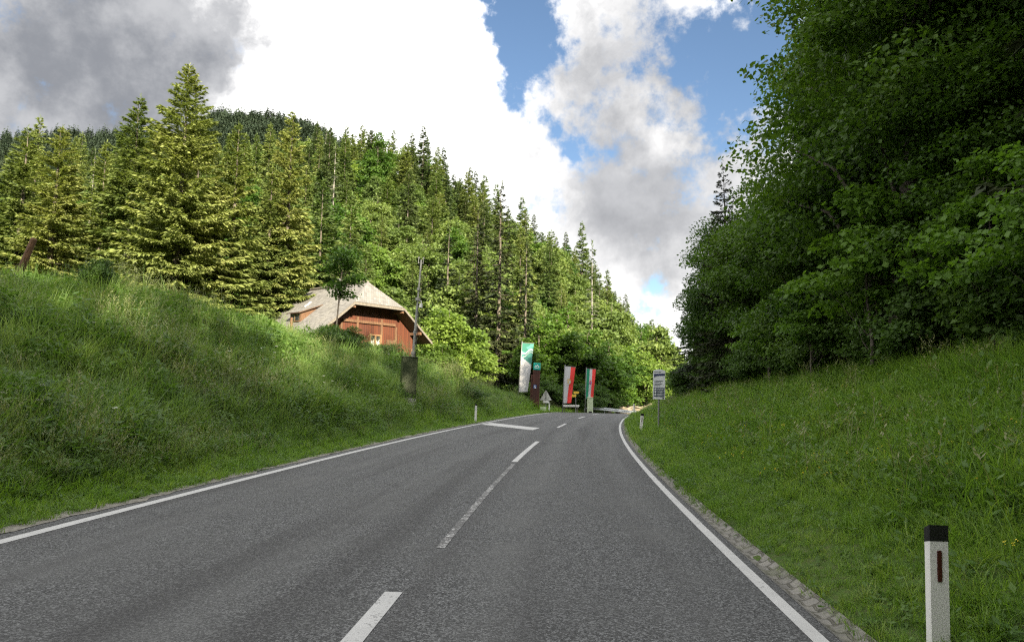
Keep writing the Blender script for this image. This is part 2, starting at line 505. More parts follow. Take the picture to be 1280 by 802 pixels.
# ------------------------------------------------------------------ road centre line
def centreline():
    P = [(-1.2 + .055 * y + (.0014 * y * y if y > 0 else 0), y) for y in np.arange(-60, 52.01, .5)]
    x, y = P[-1]; th = math.atan(.055 + .0028 * 52); k = .003; s = 0
    while s < 140:
        k = min(.026, k + .0006) if s < 45 else max(0, k - .001)
        th += k * .5; x += math.sin(th) * .5; y += math.cos(th) * .5; s += .5
        P.append((x, y))
    P = np.array(P)
    T = np.gradient(P, axis=0); T /= np.linalg.norm(T, axis=1)[:, None]
    S = np.concatenate([[0], np.cumsum(np.linalg.norm(np.diff(P, axis=0), axis=1))])
    S -= S[np.argmin(abs(P[:, 1]))]
    return P, T, S, np.stack([T[:, 1], -T[:, 0]], 1)


CP, CT, CS, CN = centreline()


def st_of(X, Y):
    X = np.asarray(X, float).ravel(); Y = np.asarray(Y, float).ravel()
    s = np.empty_like(X); t = np.empty_like(X)
    for a in range(0, len(X), 20000):
        x = X[a:a + 20000]; y = Y[a:a + 20000]
        d = (x[:, None] - CP[None, :, 0]) ** 2 + (y[:, None] - CP[None, :, 1]) ** 2
        i = d.argmin(1)
        dx = x - CP[i, 0]; dy = y - CP[i, 1]
        t[a:a + 20000] = np.where(np.abs(dx * CN[i, 0] + dy * CN[i, 1]) > 1e-6, np.sign(dx * CN[i, 0] + dy * CN[i, 1]), 1) * np.sqrt(d[np.arange(len(x)), i])
        s[a:a + 20000] = CS[i] + dx * CT[i, 0] + dy * CT[i, 1]
    return s, t


def xy_of(s, t):
    s = np.asarray(s, float); t = np.asarray(t, float)
    return (np.interp(s, CS, CP[:, 0]) + t * np.interp(s, CS, CN[:, 0]), np.interp(s, CS, CP[:, 1]) + t * np.interp(s, CS, CN[:, 1]))


def road_z(s):
    s = np.asarray(s, float)
    d = np.clip(s - 60, 0, 20); e = np.clip(s - 80, 0, 60)
    return -.0018 * d * d - .072 * e


def sstep(x, a, b):
    u = np.clip((x - a) / (b - a), 0, 1)
    return u * u * (3 - 2 * u)


CR_S = [-60, 0, 16, 20, 23, 28, 34, 40, 44, 48, 52, 56, 60, 62.5, 66, 200]
CR_Z = [3.3, 3.5, 3.65, 3.8, 3.95, 3.75, 3.6, 3.5, 2.95, 2.6, 2.0, 1.5, 1.0, .3, .05, .05]
CR_T = [13, 13, 13, 12.8, 12.6, 12.4, 12.1, 11.2, 10.4, 9.5, 8.5, 7.2, 6.5, 6.2, 6.0, 6.0]


def lump(x, y):
    return (np.sin(x * .9 + 1.3) * np.sin(y * .7 + .4) + .6 * np.sin(x * 2.1 + y * 1.3) * np.sin(y * 1.9 - x * .6 + 2) + .4 * np.sin(x * .33 + 2) * np.sin(y * .21))


def ground_z(X, Y, st=None):
    X = np.asarray(X, float).ravel(); Y = np.asarray(Y, float).ravel()
    s, t = st if st is not None else st_of(X, Y)
    zr = road_z(s)
    z = zr.copy()
    # under the road the ground lies below the asphalt
    z -= .12 * (1 - sstep(np.maximum(t - 3.02, -t - 4.22), 0, .1))
    # left bank
    tc = np.interp(s, CR_S, CR_T); hc = np.interp(s, CR_S, CR_Z)
    e = -t
    u = np.clip((e - 5.0) / (tc - 5.0), 0, 1)
    prof = np.where(u < .5, .5 * (2 * u) ** 1.25, 1 - .5 * (2 * (1 - u)) ** 1.35)
    zl = .04 * sstep(e, 4.3, 5.0) + hc * prof
    terr = 3.5 * sstep(-X, -4, 9) * (1 - .8 * sstep(Y, 75, 110)) + .05 * np.clip(-X - 15, 0, 60) - .06 * np.clip(np.where(X > -4, e - 9, 0), 0, 50)
    b = sstep(e, tc, tc + 7)
    zl = zl * (1 - b) + terr * b
    z = np.where(e > 4.22, zr * (1 - b) + zl, z)
    # right slope and the forest floor above it
    v = np.clip((t - 3.14) / 6.2, 0, 1)
    zrgt = .03 + 2.22 * v ** 1.05 + .22 * np.clip(t - 9.6, 0, 14) + .30 * np.clip(t - 20, 0, 50)
    z = np.where(t > 3.14, zr * np.exp(-np.clip(t - 3.14, 0, 99) / 20) + zrgt, z)
    # small unevenness off the road
    off = sstep(np.maximum(t - 3.9, -t - 4.9), 0, 1.5)
    z += off * .05 * lump(X, Y) + off * .04 * lump(X * 2.7, Y * 2.4)
    far = sstep(np.hypot(X, Y), 150, 420)
    return z * (1 - far) + (-12) * far


def axis(lo, hi, n0, n1, step):
    near = list(np.arange(n0, n1 + 1e-6, step))
    out = []; v = n1; d = step
    while v < hi: d *= 1.22; v += d; out.append(v)
    low = []; v = n0; d = step
    while v > lo: d *= 1.22; v -= d; low.append(v)
    return np.array(low[::-1] + near + out)


def build_ground():
    ax = axis(-2600, 2600, -24, 34, .4); ay = axis(-1200, 3600, -8, 100, .45)
    X, Y = np.meshgrid(ax, ay); nx, ny = len(ax), len(ay)
    Z = ground_z(X, Y)
    V = np.stack([X.ravel(), Y.ravel(), Z], 1)
    i = np.arange(nx * ny).reshape(ny, nx)
    F = np.stack([i[:-1, :-1], i[:-1, 1:], i[1:, 1:], i[1:, :-1]], -1).reshape(-1, 4)
    o = link('ground', np_mesh('ground', V, F, M['ground'], smooth=True))
    tag(o, kind='structure')


build_ground()


def strip(name, t0, t1, s0, s1, z, material, ds=.5, nt=2, dz=None, kind='structure', wob=0.0, seed=0):
    """a sheet that follows the road between offsets t0 and t1; UV in metres"""
    S = np.arange(s0, s1 + ds * .5, ds) if s1 - s0 > ds else np.array([s0, s1]); S[-1] = s1
    T = np.linspace(0, 1, nt)
    rng = np.random.default_rng(seed)
    a0 = np.interp(S, CS, np.interp(CS, CS, np.full(len(CS), t0))) if not callable(t0) else t0(S)
    a1 = np.full(len(S), t1) if not callable(t1) else t1(S)
    if wob:
        a0 = a0 + rng.normal(0, wob, len(S)); a1 = a1 + rng.normal(0, wob, len(S))
    SS = np.repeat(S[:, None], nt, 1); TT = a0[:, None] * (1 - T) + a1[:, None] * T
    X, Y = xy_of(SS, TT)
    Z = road_z(SS) + z
    if dz is not None: Z = Z + dz(T)[None, :]
    V = np.stack([X.ravel(), Y.ravel(), Z.ravel()], 1)
    i = np.arange(len(S) * nt).reshape(len(S), nt)
    F = np.stack([i[:-1, :-1], i[:-1, 1:], i[1:, 1:], i[1:, :-1]], -1).reshape(-1, 4)
    uv = np.stack([TT.ravel(), SS.ravel()], 1)
    o = link(name, np_mesh(name, V, F, material, uv=uv, smooth=True))
    return tag(o, kind=kind)


strip('road', -4.27, 2.955, -40, 165, .0, M['asphalt'], nt=9)
strip('left_edge_line', -4.05, -3.90, -40, 165, .004, M['paint'])
strip('right_edge_line', 2.765, 2.865, -40, 165, .004, M['paint'])
strip('shoulder', -4.55, -4.24, -40, 165, -.006, M['shoulder'], ds=.3, nt=3, wob=.05, dz=lambda T: .012 - .03 * T * 0)
strip('gutter', 2.94, 3.12, -40, 165, .004, M['gutter'], nt=5, ds=.25, dz=lambda T: -.035 * np.sin(np.pi * T) + .03 * T)


def dash(s0, s1, t=0.1, wd=.13, m='paint', n='centre_line_dash'):
    return strip(n, t - wd / 2, t + wd / 2, s0, s1, .004, M[m])


dash(2.2, 5.45, t=.03)
dash(7.0, 15.4, t=.11, wd=.085, m='paint_worn', n='worn_centre_line')
dash(15.9, 23.0, t=.08)
dash(33.1, 38.2, t=.02)
dash(47.3, 51.6, t=-.05)
dash(57, 61, t=0)


def quad_on_road(name, pts, m):
    X, Y = xy_of([p[0] for p in pts], [p[1] for p in pts])
    V = np.stack([X, Y, road_z([p[0] for p in pts]) + .0045], 1)
    return tag(link(name, np_mesh(name, V, np.array([[0, 1, 2, 3]]), M[m])), kind='structure')


quad_on_road('stop_bar', [(34.6, -3.78), (30.25, -.80), (32.3, -.70), (36.9, -3.74)], 'paint_grey')


# ------------------------------------------------------------------ hillsides
def ruled(name, base, crest, m, back, nu=160, nv=40, rough=1.0):
    """base, crest: lists of (x,y,z) joined by straight rises; goes down again behind the crest"""
    B = np.array(base, float); Cc = np.array(crest, float)
    ub = np.linspace(0, 1, len(B)); u = np.linspace(0, 1, nu)
    Bi = np.stack([np.interp(u, ub, B[:, k]) for k in range(3)], 1)
    Ci = np.stack([np.interp(u, ub, Cc[:, k]) for k in range(3)], 1)
    D = Ci + np.array(back)
    v = np.linspace(0, 1, nv)[:, None, None]
    P = Bi[None] * (1 - v) + Ci[None] * v
    v2 = np.linspace(0.04, 1, 12)[:, None, None]
    P2 = Ci[None] * (1 - v2) + D[None] * v2
    P = np.concatenate([P, P2], 0)
    ed = np.clip(np.arange(P.shape[0]) / 5, 0, 1)[:, None]
    P[..., 2] += ed * rough * (np.sin(P[..., 0] * .071 + 1) * np.sin(P[..., 1] * .055) * 2 + np.sin(P[..., 0] * .19) * np.sin(P[..., 1] * .23) * .7)
    n0, n1 = P.shape[:2]
    i = np.arange(n0 * n1).reshape(n0, n1)
    F = np.stack([i[:-1, :-1], i[:-1, 1:], i[1:, 1:], i[1:, :-1]], -1).reshape(-1, 4)
    tag(link(name, np_mesh(name, P.reshape(-1, 3), F, m, smooth=True)), kind='structure')
    P = P[:nv]

    def at(uu, vv):
        a = np.clip(uu * (n1 - 1), 0, n1 - 1.001); b = np.clip(vv * (nv - 1), 0, nv - 1.001)
        a0 = a.astype(int); b0 = b.astype(int); fa = (a - a0)[:, None]; fb = (b - b0)[:, None]
        return (P[b0, a0] * (1 - fa) + P[b0, a0 + 1] * fa) * (1 - fb) + (P[b0 + 1, a0] * (1 - fa) + P[b0 + 1, a0 + 1] * fa) * fb
    return at


HX = [-300, -100, 100, 250, 330, 380, 440, 500, 560, 640, 700, 745, 780, 820, 850]     # azimuth stations across the valley side
HC = [(220, 205), (210, 212), (198, 220), (170, 232), (150, 236), (150, 232), (148, 226), (158, 220), (196, 215), (246, 214), (280, 218), (325, 232), (372, 255), (412, 300), (440, 340)]
HB = [(60, 5), (65, 5), (72, 4.5), (78, 4.2), (82, 4), (84, 4), (87, 3.2), (90, 2.6), (92, 1.6), (95, -.5), (98, -1.5), (105, -3), (116, -4), (135, -5), (160, -6)]
crest = [((x - 640) * D / 900, D, 1.45 + (493 + (x - 640) * .0175 - y) * D / 900 - 17.5) for x, (y, D) in zip(HX, HC)]
base = [((x - 640) * D / 900, D, z) for x, (D, z) in zip(HX, HB)]
hill_at = ruled('hillside', base, crest, M['forest_floor'], (-30, 120, -60))
FX = [-500, -300, -150, 0, 100, 150, 205, 250, 285, 330, 380, 420, 470, 520]
FY = [185, 172, 160, 152, 149, 152, 155, 128, 122, 128, 141, 160, 200, 235]
FD = [900, 930, 960, 980, 980, 970, 950, 900, 880, 870, 860, 850, 840, 840]
fc = [((x - 640) * D / 900, D, 1.45 + (493 + (x - 640) * .0175 - y) * D / 900 - 16) for x, y, D in zip(FX, FY, FD)]
fb = [((x - 640) * 420 / 900, 420, 40) for x in FX]
far_at = ruled('far_hill', fb, fc, M['forest_floor'], (-60, 400, -200), rough=3)


# ------------------------------------------------------------------ trees: meshes shared by all trees of one shape
def sprays(P, Dv, L, W, side, rng, mid=.42):
    """lance-shaped twigs: start P, direction Dv, length L, width W along side"""
    n = len(P)
    V = np.empty((n, 4, 3))
    sd = side * (W / 2)[:, None]
    V[:, 0] = P; V[:, 2] = P + Dv * L[:, None]
    V[:, 1] = P + Dv * (L * mid)[:, None] + sd
    V[:, 3] = P + Dv * (L * mid)[:, None] - sd
    return V.reshape(-1, 3), np.arange(n * 4).reshape(n, 4)


def norm(v): return v / np.maximum(np.linalg.norm(v, axis=-1, keepdims=True), 1e-9)


def spruce_mesh(name, seed, h, r, m, nb, per, size, base=.06, droop=.28, ragged=.25, wid=.30, hang=.6, power=.85, clear=0.0):
    rng = np.random.default_rng(seed)
    nw = max(8, int(nb / 7))
    wi = np.repeat(np.arange(nw), 7)[:nb]
    t = (wi + rng.uniform(-.3, .3, len(wi))) / nw
    t = np.clip(t, 0, .995); t = t ** .92
    z0 = h * (base + (1 - base) * t)
    R0 = r * np.clip(1 - t, .012, 1) ** power * (1 - ragged * rng.random(len(t)) ** 1.5) * (1 - ragged * .5 * (np.sin(wi * 2.4 + seed) * .5 + .5))
    R0 = R0 * (1 - clear * (t < .25) * (1 - t * 4))
    az = rng.uniform(0, 2 * np.pi, len(t))
    a2 = np.stack([np.cos(az), np.sin(az)], 1)
    lean = rng.uniform(-.12, .25, len(t)) + .55 * t ** 2
    Ps = []; Ds = []; Ls = []; Ws = []; Ss = []
    cnt = np.maximum(6, (per * (R0 / r) ** .95 + 5).astype(int))
    bi = np.repeat(np.arange(len(t)), cnt)
    u = rng.random(len(bi)) ** .62
    dr = droop * (1 - .7 * t)
    zz = z0[bi] + R0[bi] * (lean[bi] * u - dr[bi] * u ** 1.4 * 1.6 + dr[bi] * .75 * u ** 4)
    hd = a2[bi]
    perp = np.stack([-hd[:, 1], hd[:, 0]], 1)
    lat = rng.uniform(-1, 1, len(bi)) * wid * R0[bi] * (1 - u) ** .6 * u ** .35
    P = np.concatenate([hd * (R0[bi] * u)[:, None] + perp * lat[:, None], (zz - np.abs(lat) * .25)[:, None]], 1)
    sg = np.where(rng.random(len(bi)) < .5, -1, 1)
    ang = rng.uniform(.15, 1.1, len(bi)) * (1 - .35 * u)
    D = np.concatenate([hd * np.cos(ang)[:, None] + perp * (sg * np.sin(ang))[:, None], -(hang * rng.random(len(bi)) ** 1.2 + .02)[:, None] + (.5 * t[bi] ** 2)[:, None]], 1)
    D = norm(D)
    L = size * rng.uniform(.55, 1.3, len(bi)) * (.45 + .55 * np.minimum(1, R0[bi] / r * 1.8))
    W = L * rng.uniform(.26, .42, len(bi))
    S = norm(np.cross(D, norm(np.array([0, 0, 1.0]) + rng.normal(0, .45, (len(bi), 3)))))
    # leader tip
    nt = 10
    P = np.concatenate([P, np.stack([np.zeros(nt), np.zeros(nt), h * np.linspace(.965, 1.0, nt)], 1)])
    aa = rng.uniform(0, 6.28, nt)
    D = np.concatenate([D, norm(np.stack([np.cos(aa) * .5, np.sin(aa) * .5, np.full(nt, .9)], 1))])
    L = np.concatenate([L, np.full(nt, size * .6)]); W = np.concatenate([W, np.full(nt, size * .14)])
    S = np.concatenate([S, norm(np.stack([-np.sin(aa), np.cos(aa), np.zeros(nt)], 1))])
    V, F = sprays(P, D, L, W, S, rng)
    return np_mesh(name, V, F, m)


def trunk_mesh(name, h, r, m, seed=0, limbs=(), n=8, lean=0.0, dead=0, deadlen=1.2):
    rng = np.random.default_rng(seed)
    mb = MB()
    zs = np.array([-.6, 0, .06, .2, .45, .7, .9, 1.0]); zs[1:] *= h
    rr = [r * 1.5, r * 1.3, r, r * .85, r * .62, r * .38, r * .16, r * .05]
    off = np.cumsum(rng.normal(0, (.0015 if dead else .008) * h, (8, 2)), 0) if lean == 0 else np.stack([lean * zs, zs * 0], 1)
    off[:2] = 0
    mb.tube([(o[0], o[1], z) for o, z in zip(off, zs)], rr, n)
    for pts, r0 in limbs:
        mb.tube(pts, list(np.linspace(r0, r0 * .2, len(pts))), 5, cap=False)
    for i in range(dead):
        a = rng.uniform(0, 6.28); z = rng.uniform(.12, .95) * h; l = deadlen * rng.uniform(.5, 1.2) * (1.1 - z / h)
        mb.tube([(0, 0, z), (math.cos(a) * l, math.sin(a) * l, z - .12 * l)], [.035, .01], 4, cap=False)
    me = mb.build(name, m, smooth=True)
    d = me.data; bpy.data.objects.remove(me)
    return d


def broadleaf(name, seed, h, r, m, bark, nleaf, leaf, base=.25, nclump=60, clump=.9, shape=1.0, flat=.75, tr=None, sag=0.2, skirt=0.0):
    """returns crown mesh and trunk mesh (trunk with its limbs)"""
    rng = np.random.default_rng(seed)
    zc = h * (base + 1) / 2; hz = h * (1 - base) / 2
    # clump centres: through the crown volume, mostly near its uneven outside
    d = norm(rng.normal(0, 1, (nclump, 3)))
    lob = 1 + .22 * np.sin(3.1 * d[:, 0] + seed) * np.sin(2.7 * d[:, 1] + 2 * seed) + .15 * np.sin(6 * d[:, 2] + 5 * d[:, 0] + seed)
    rad = (rng.random(nclump) ** .38) * lob
    cc = d * rad[:, None] * np.array([r, r, hz]) * .86
    k = (cc[:, 2] / hz + 1) / 2
    prof = np.clip(1 - shape * np.clip(k - .45, 0, 1) ** 1.5 + skirt * np.clip(.5 - k, 0, 1), .2, 1.5)
    cc[:, :2] *= prof[:, None]; cc[:, 2] += zc
    cr = clump * rng.uniform(.6, 1.35, nclump)
    per = rng.multinomial(nleaf, cr ** 2 / (cr ** 2).sum())
    ci = np.repeat(np.arange(nclump), per)
    n = len(ci)
    dd = norm(rng.normal(0, 1, (n, 3)))
    rr = rng.random(n) ** .45
    # flattened, sprayed clumps: layered like real branches
    q = dd * rr[:, None] * cr[ci][:, None] * np.array([1.15, 1.15, flat * .62])
    rxy = np.hypot(q[:, 0], q[:, 1])
    q[:, 2] -= sag * rxy ** 1.5
    out = norm(cc - np.array([0, 0, zc * .8])) * np.array([1, 1, .3])
    P = cc[ci] + q + out[ci] * 0
    nrm = norm(np.array([0, 0, .9]) + rng.normal(0, .55, (n, 3)) + out[ci] * .35)
    dirn = norm(np.cross(nrm, rng.normal(0, 1, (n, 3)))); dirn[:, 2] -= .35; dirn = norm(dirn)
    L = leaf * rng.uniform(.6, 1.35, n); W = L * rng.uniform(.55, .8, n)
    V, F = sprays(P, dirn, L, W, norm(np.cross(dirn, nrm)), rng, mid=.45)
    crown = np_mesh(name + '_crown', V, F, m)
    rt = tr or .028 * h ** .9
    limbs = []
    order = np.argsort(-cr)[:min(26, nclump)]
    for j in order:
        c = cc[j]; z0 = max(h * base * .7, c[2] - (.55 + .5 * rng.random()) * math.hypot(c[0], c[1]) - .4); z0 = min(z0, h * .85)
        p0 = np.array([0, 0, z0]); p1 = p0 * .45 + c * .55 + np.array([0, 0, .08 * h * rng.random()])
        limbs.append(([p0, p0 * .75 + p1 * .25 + rng.normal(0, .05, 3), p1, c * .95 + p1 * .05], rt * .34 * (1 - z0 / h * .6)))
    trunk = trunk_mesh(name + '_trunk', h * .92, rt, bark, seed, limbs)
    return crown, trunk


def tree_proto(kind, crown_me, trunk_me):
    r = empty(kind, (0, 0, -500))
    link('trunk', trunk_me, r); link('crown', crown_me, r)
    return r


PROTOS = {}
_used = set()


def place(key, loc, rz=0.0, s=1.0, sz=None, tilt=(0, 0), label=None, cat='tree', group=None):
    """first use moves the prototype itself, later uses copy it with its parts"""
    p = PROTOS[key]
    if key in _used: o = copy_tree(p)
    else: o = p; _used.add(key)
    o.location = loc; o.rotation_euler = (tilt[0], tilt[1], rz); o.scale = (s, s, sz if sz else s)
    for k in ('label', 'category', 'group'):
        if k in o: del o[k]
    return tag(o, label, cat, group)


# hero spruces (sprays about a hand wide at fifty metres)
for i, (h, r, nb, per, sz, dr, rg) in enumerate([(22, 7.2, 480, 380, .46, .22, .32), (20, 5.0, 420, 270, .42, .28, .32), (18, 4.3, 380, 230, .42, .26, .36)]):
    PROTOS['big_spruce%d' % i] = tree_proto('spruce_tree', spruce_mesh('spruce_crown', 11 + i, h, r, M['spruce_bright'], nb, per, sz, droop=dr, ragged=rg, hang=.8, power=.78),
                                           trunk_mesh('spruce_trunk', h * .97, .30, M['bark'], 5 + i, dead=30, deadlen=1.8))
for i, (h, r, nb, per, sz, m) in enumerate([(20, 4.0, 260, 82, .72, 'spruce'), (17, 3.7, 230, 78, .70, 'spruce'), (21, 3.7, 270, 82, .74, 'spruce'),
                                           (20, 3.6, 250, 76, .72, 'spruce_dark'), (16, 3.2, 220, 72, .70, 'spruce_dark')]):
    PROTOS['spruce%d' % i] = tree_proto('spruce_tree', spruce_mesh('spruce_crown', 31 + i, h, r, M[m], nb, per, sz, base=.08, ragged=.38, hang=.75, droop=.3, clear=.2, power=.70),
                                       trunk_mesh('spruce_trunk', h * .96, .22, M['bark'], 15 + i, n=6, dead=14))
PROTOS['spruce5'] = tree_proto('spruce_tree', spruce_mesh('spruce_crown', 57, 15, 4.2, M['spruce'], 210, 90, .72, base=.04, droop=.2, ragged=.45, hang=.6, power=.55), trunk_mesh('spruce_trunk', 14.5, .22, M['bark'], 21, n=6, dead=8))
PROTOS['spruce6'] = tree_proto('spruce_tree', spruce_mesh('spruce_crown', 58, 23, 3.3, M['spruce'], 240, 64, .78, base=.16, droop=.38, ragged=.55, hang=1.0, power=.62), trunk_mesh('spruce_trunk', 22.3, .24, M['bark'], 22, n=6, dead=40, deadlen=2.0))
PROTOS['sparse_spruce'] = tree_proto('spruce_tree', spruce_mesh('spruce_crown', 51, 20, 2.3, M['spruce_dark'], 80, 12, .9, base=.25, ragged=.6, hang=.7), trunk_mesh('spruce_trunk', 19.6, .24, M['bark_grey'], 3, n=6, dead=50, deadlen=2.2))
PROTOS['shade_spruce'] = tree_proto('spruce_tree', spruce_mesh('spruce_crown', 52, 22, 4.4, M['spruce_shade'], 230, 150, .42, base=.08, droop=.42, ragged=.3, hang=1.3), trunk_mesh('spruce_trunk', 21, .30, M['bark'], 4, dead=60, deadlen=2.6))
for i, (h, r, nl, lf, b, nc, cl, m) in enumerate([(14, 4.2, 9000, .42, .12, 90, 1.15, 'leaf'), (12, 3.8, 8000, .42, .10, 80, 1.1, 'leaf'), (15, 4.0, 9000, .42, .08, 85, 1.15, 'leaf_deep'), (9, 3.4, 7000, .36, .06, 70, .95, 'leaf_bright')]):
    cm, tm = broadleaf('beech', 71 + i, h, r, M[m], M['bark'], nl, lf, b, nc, cl)
    PROTOS['beech%d' % i] = tree_proto('broadleaf_tree', cm, tm)
# roadside trees of the wood: small leaves, seen close
for i, (h, r, nl, lf, b, nc, cl, m, sk) in enumerate([(15, 4.6, 62000, .155, .16, 170, 1.15, 'leaf_deep', .1), (11, 3.6, 50000, .145, .05, 120, 1.0, 'leaf_deep', .3), (17, 4.2, 70000, .125, .22, 150, 1.1, 'leaf_deep', 0), (8, 3.0, 38000, .12, .03, 90, .85, 'shrub', .4)]):
    cm, tm = broadleaf('maple', 91 + i, h, r, M[m], M['bark'], nl, lf, b, nc, cl, sag=.16, skirt=sk)
    PROTOS['maple%d' % i] = tree_proto('broadleaf_tree', cm, tm)
for i, (h, r, nl, lf, nc, cl, m) in enumerate([(2.6, 1.7, 14000, .12, 46, .55, 'shrub'), (3.6, 1.9, 16000, .13, 50, .6, 'shrub'), (1.5, 1.3, 8000, .10, 34, .42, 'shrub'), (3.4, 2.0, 9000, .20, 44, .65, 'leaf_bright')]):
    cm, tm = broadleaf('shrub', 111 + i, h, r, M[m], M['bark'], nl, lf, .02, nc, cl, tr=.035, skirt=.3)
    r_ = empty('shrub', (0, 0, -500)); link('stem', tm, r_); link('foliage', cm, r_)
    PROTOS['shrub%d' % i] = r_


def gz(x, y): return float(ground_z([x], [y])[0])


rng = np.random.default_rng(7)
# --- wood on the hillside, each tree a thing ---------------------------------
HG = {'ridge': 'spruces on the skyline of the hillside', 'mid': 'spruces high on the hillside', 'low': 'spruces low on the hillside',
      'bl_hi': 'broadleaf trees high on the hillside', 'bl_lo': 'broadleaf trees at the foot of the hillside'}
HL = {'ridge': 'dark spruce with pointed tip on the skyline of the wooded hillside', 'mid': 'sunlit spruce among close spruces high on the wooded hillside',
      'low': 'tall spruce in the lower half of the wooded hillside behind the farmhouse', 'bl_hi': 'light green broadleaf tree between spruces high on the hillside',
      'bl_lo': 'yellow green broadleaf tree at the foot of the wooded hillside'}
pts = []
for i in range(60000):
    u, v = rng.uniform(.08, 1.0), rng.uniform(0.0, 1.0) ** .9
    p = hill_at(np.array([u]), np.array([v]))[0]
    px = 640 + p[0] / p[1] * 900
    if px < -60 or px > 850: continue
    if px < 300 and v < .45: continue
    dmin = 4.0 if (v > .7 and px > 540) else 4.3 if v > .85 else (6.0 if px > 320 else 8.0)
    if all((p[0] - q[0]) ** 2 + (p[1] - q[1]) ** 2 > dmin * dmin for q in pts):
        pts.append((p[0], p[1], p[2], px, v))
    if len(pts) > 620: break
print('hill trees', len(pts))
nsp = nbl = 0
for x, y, z, px, v in pts:
    pb = .22 + .50 * float(sstep(np.array(px), 620, 780)) * (1 - .6 * v) + .35 * (v < .35) * (px > 360) + .35 * math.exp(-((px - 470) / 60) ** 2 - ((v - .55) / .2) ** 2)
    if px > 640 and v > .8: pb = .08
    if rng.random() < pb:
        z_ = 'bl_lo' if v < .4 else 'bl_hi'
        k = rng.choice(['beech0', 'beech1', 'beech2', 'beech3'], p=[.33, .27, .15, .25])
        s = rng.uniform(.8, 1.25); nbl += 1
        place(k, (x, y, z - .3), rng.uniform(0, 6.28), s, s * rng.uniform(.9, 1.15), label=HL[z_], group=HG[z_])
    else:
        z_ = 'ridge' if v > .88 else ('mid' if v > .42 else 'low')
        dk = .7 if (v > .85 and px > 360) else .2
        k = rng.choice(['spruce3', 'spruce4']) if rng.random() < dk else rng.choice(['spruce0', 'spruce1', 'spruce2', 'spruce5', 'spruce6'])
        if rng.random() < .02: k = 'sparse_spruce'
        s = rng.uniform(.62, 1.14) * (1.0 if v < .9 else .9); nsp += 1
        place(k, (x, y, z - .3), rng.uniform(0, 6.28), s, s * rng.uniform(.9, 1.12), label=HL[z_], group=HG[z_])
print('spruces', nsp, 'broadleaf', nbl)

# --- big spruces on the meadow behind the bank -------------------------------
for key, x, y, s, sz, rz, lab in [
    ('big_spruce0', -24.6, 52, .95, 1.0, .3, 'tallest broad spruce with drooping boughs standing in the meadow behind the bank'),
    ('big_spruce1', -30.8, 57, 1.15, 1.06, 1.0, 'dark spruce close behind the tallest broad spruce, on its left'),
    ('big_spruce1', -35.0, 54, 1.0, .86, 2.2, 'yellowish spruce with pale trunk above the leaning brown stake'),
    ('big_spruce2', -21.8, 55, 1.0, 1.04, 4.0, 'slim spruce just right of the tallest broad spruce'),
    ('big_spruce1', -19.3, 60, .95, 1.10, 5.1, 'tall spruce behind the two slim spruces left of the farmhouse'),
    ('big_spruce2', -20.2, 58.5, .82, .92, 2.6, 'yellow green spruce with hanging twigs next to the farmhouse roof'),
    ('big_spruce2', -40.5, 58, 1.2, 1.02, 3.0, 'spruce cut by the left edge of the photo'),
    ('big_spruce2', -28.0, 62, 1.1, 1.18, 1.9, 'spruce mostly hidden behind the tallest broad spruce'),
    ('big_spruce1', -44.5, 70, 1.0, 1.0, .4, 'spruce far left behind the yellowish spruce'),
    ('big_spruce2', -38.5, 66, 1.1, 1.12, 5.4, 'slender spruce in the gap between the yellowish spruce and the dark spruce')]:
    place(key, (x, y, gz(x, y) - .2), rz, s, sz, label=lab, group='big spruces behind the bank')
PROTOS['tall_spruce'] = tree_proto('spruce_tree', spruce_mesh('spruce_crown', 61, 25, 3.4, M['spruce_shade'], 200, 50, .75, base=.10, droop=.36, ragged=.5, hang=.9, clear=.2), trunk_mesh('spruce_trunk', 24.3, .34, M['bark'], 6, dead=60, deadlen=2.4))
for key, x, y, s, sz, rz, lab in [
    ('tall_spruce', -1.4, 80, 1.0, 1.0, .6, 'tall dark spruce with bare lower branches standing left of the tall green and white flag'),
    ('tall_spruce', -4.2, 86, .9, .9, 2.0, 'dark spruce close behind the tall spruce left of the flags'),
    ('tall_spruce', 1.6, 84, .72, .80, 3.0, 'shorter dark spruce directly behind the green and white flag'),
    ('tall_spruce', -8.5, 92, .9, .85, 4.2, 'tall spruce with visible pale trunk behind the measuring mast'),
    ('sparse_spruce', 11.6, 104, 1.1, 1.25, 4.2, 'thin spruce with sparse dead looking branches rising above the slope by the sky')]:
    place(key, (x, y, (gz(x, y) if y < 90 else gz(x, y)) - .3), rz, s, sz, label=lab)

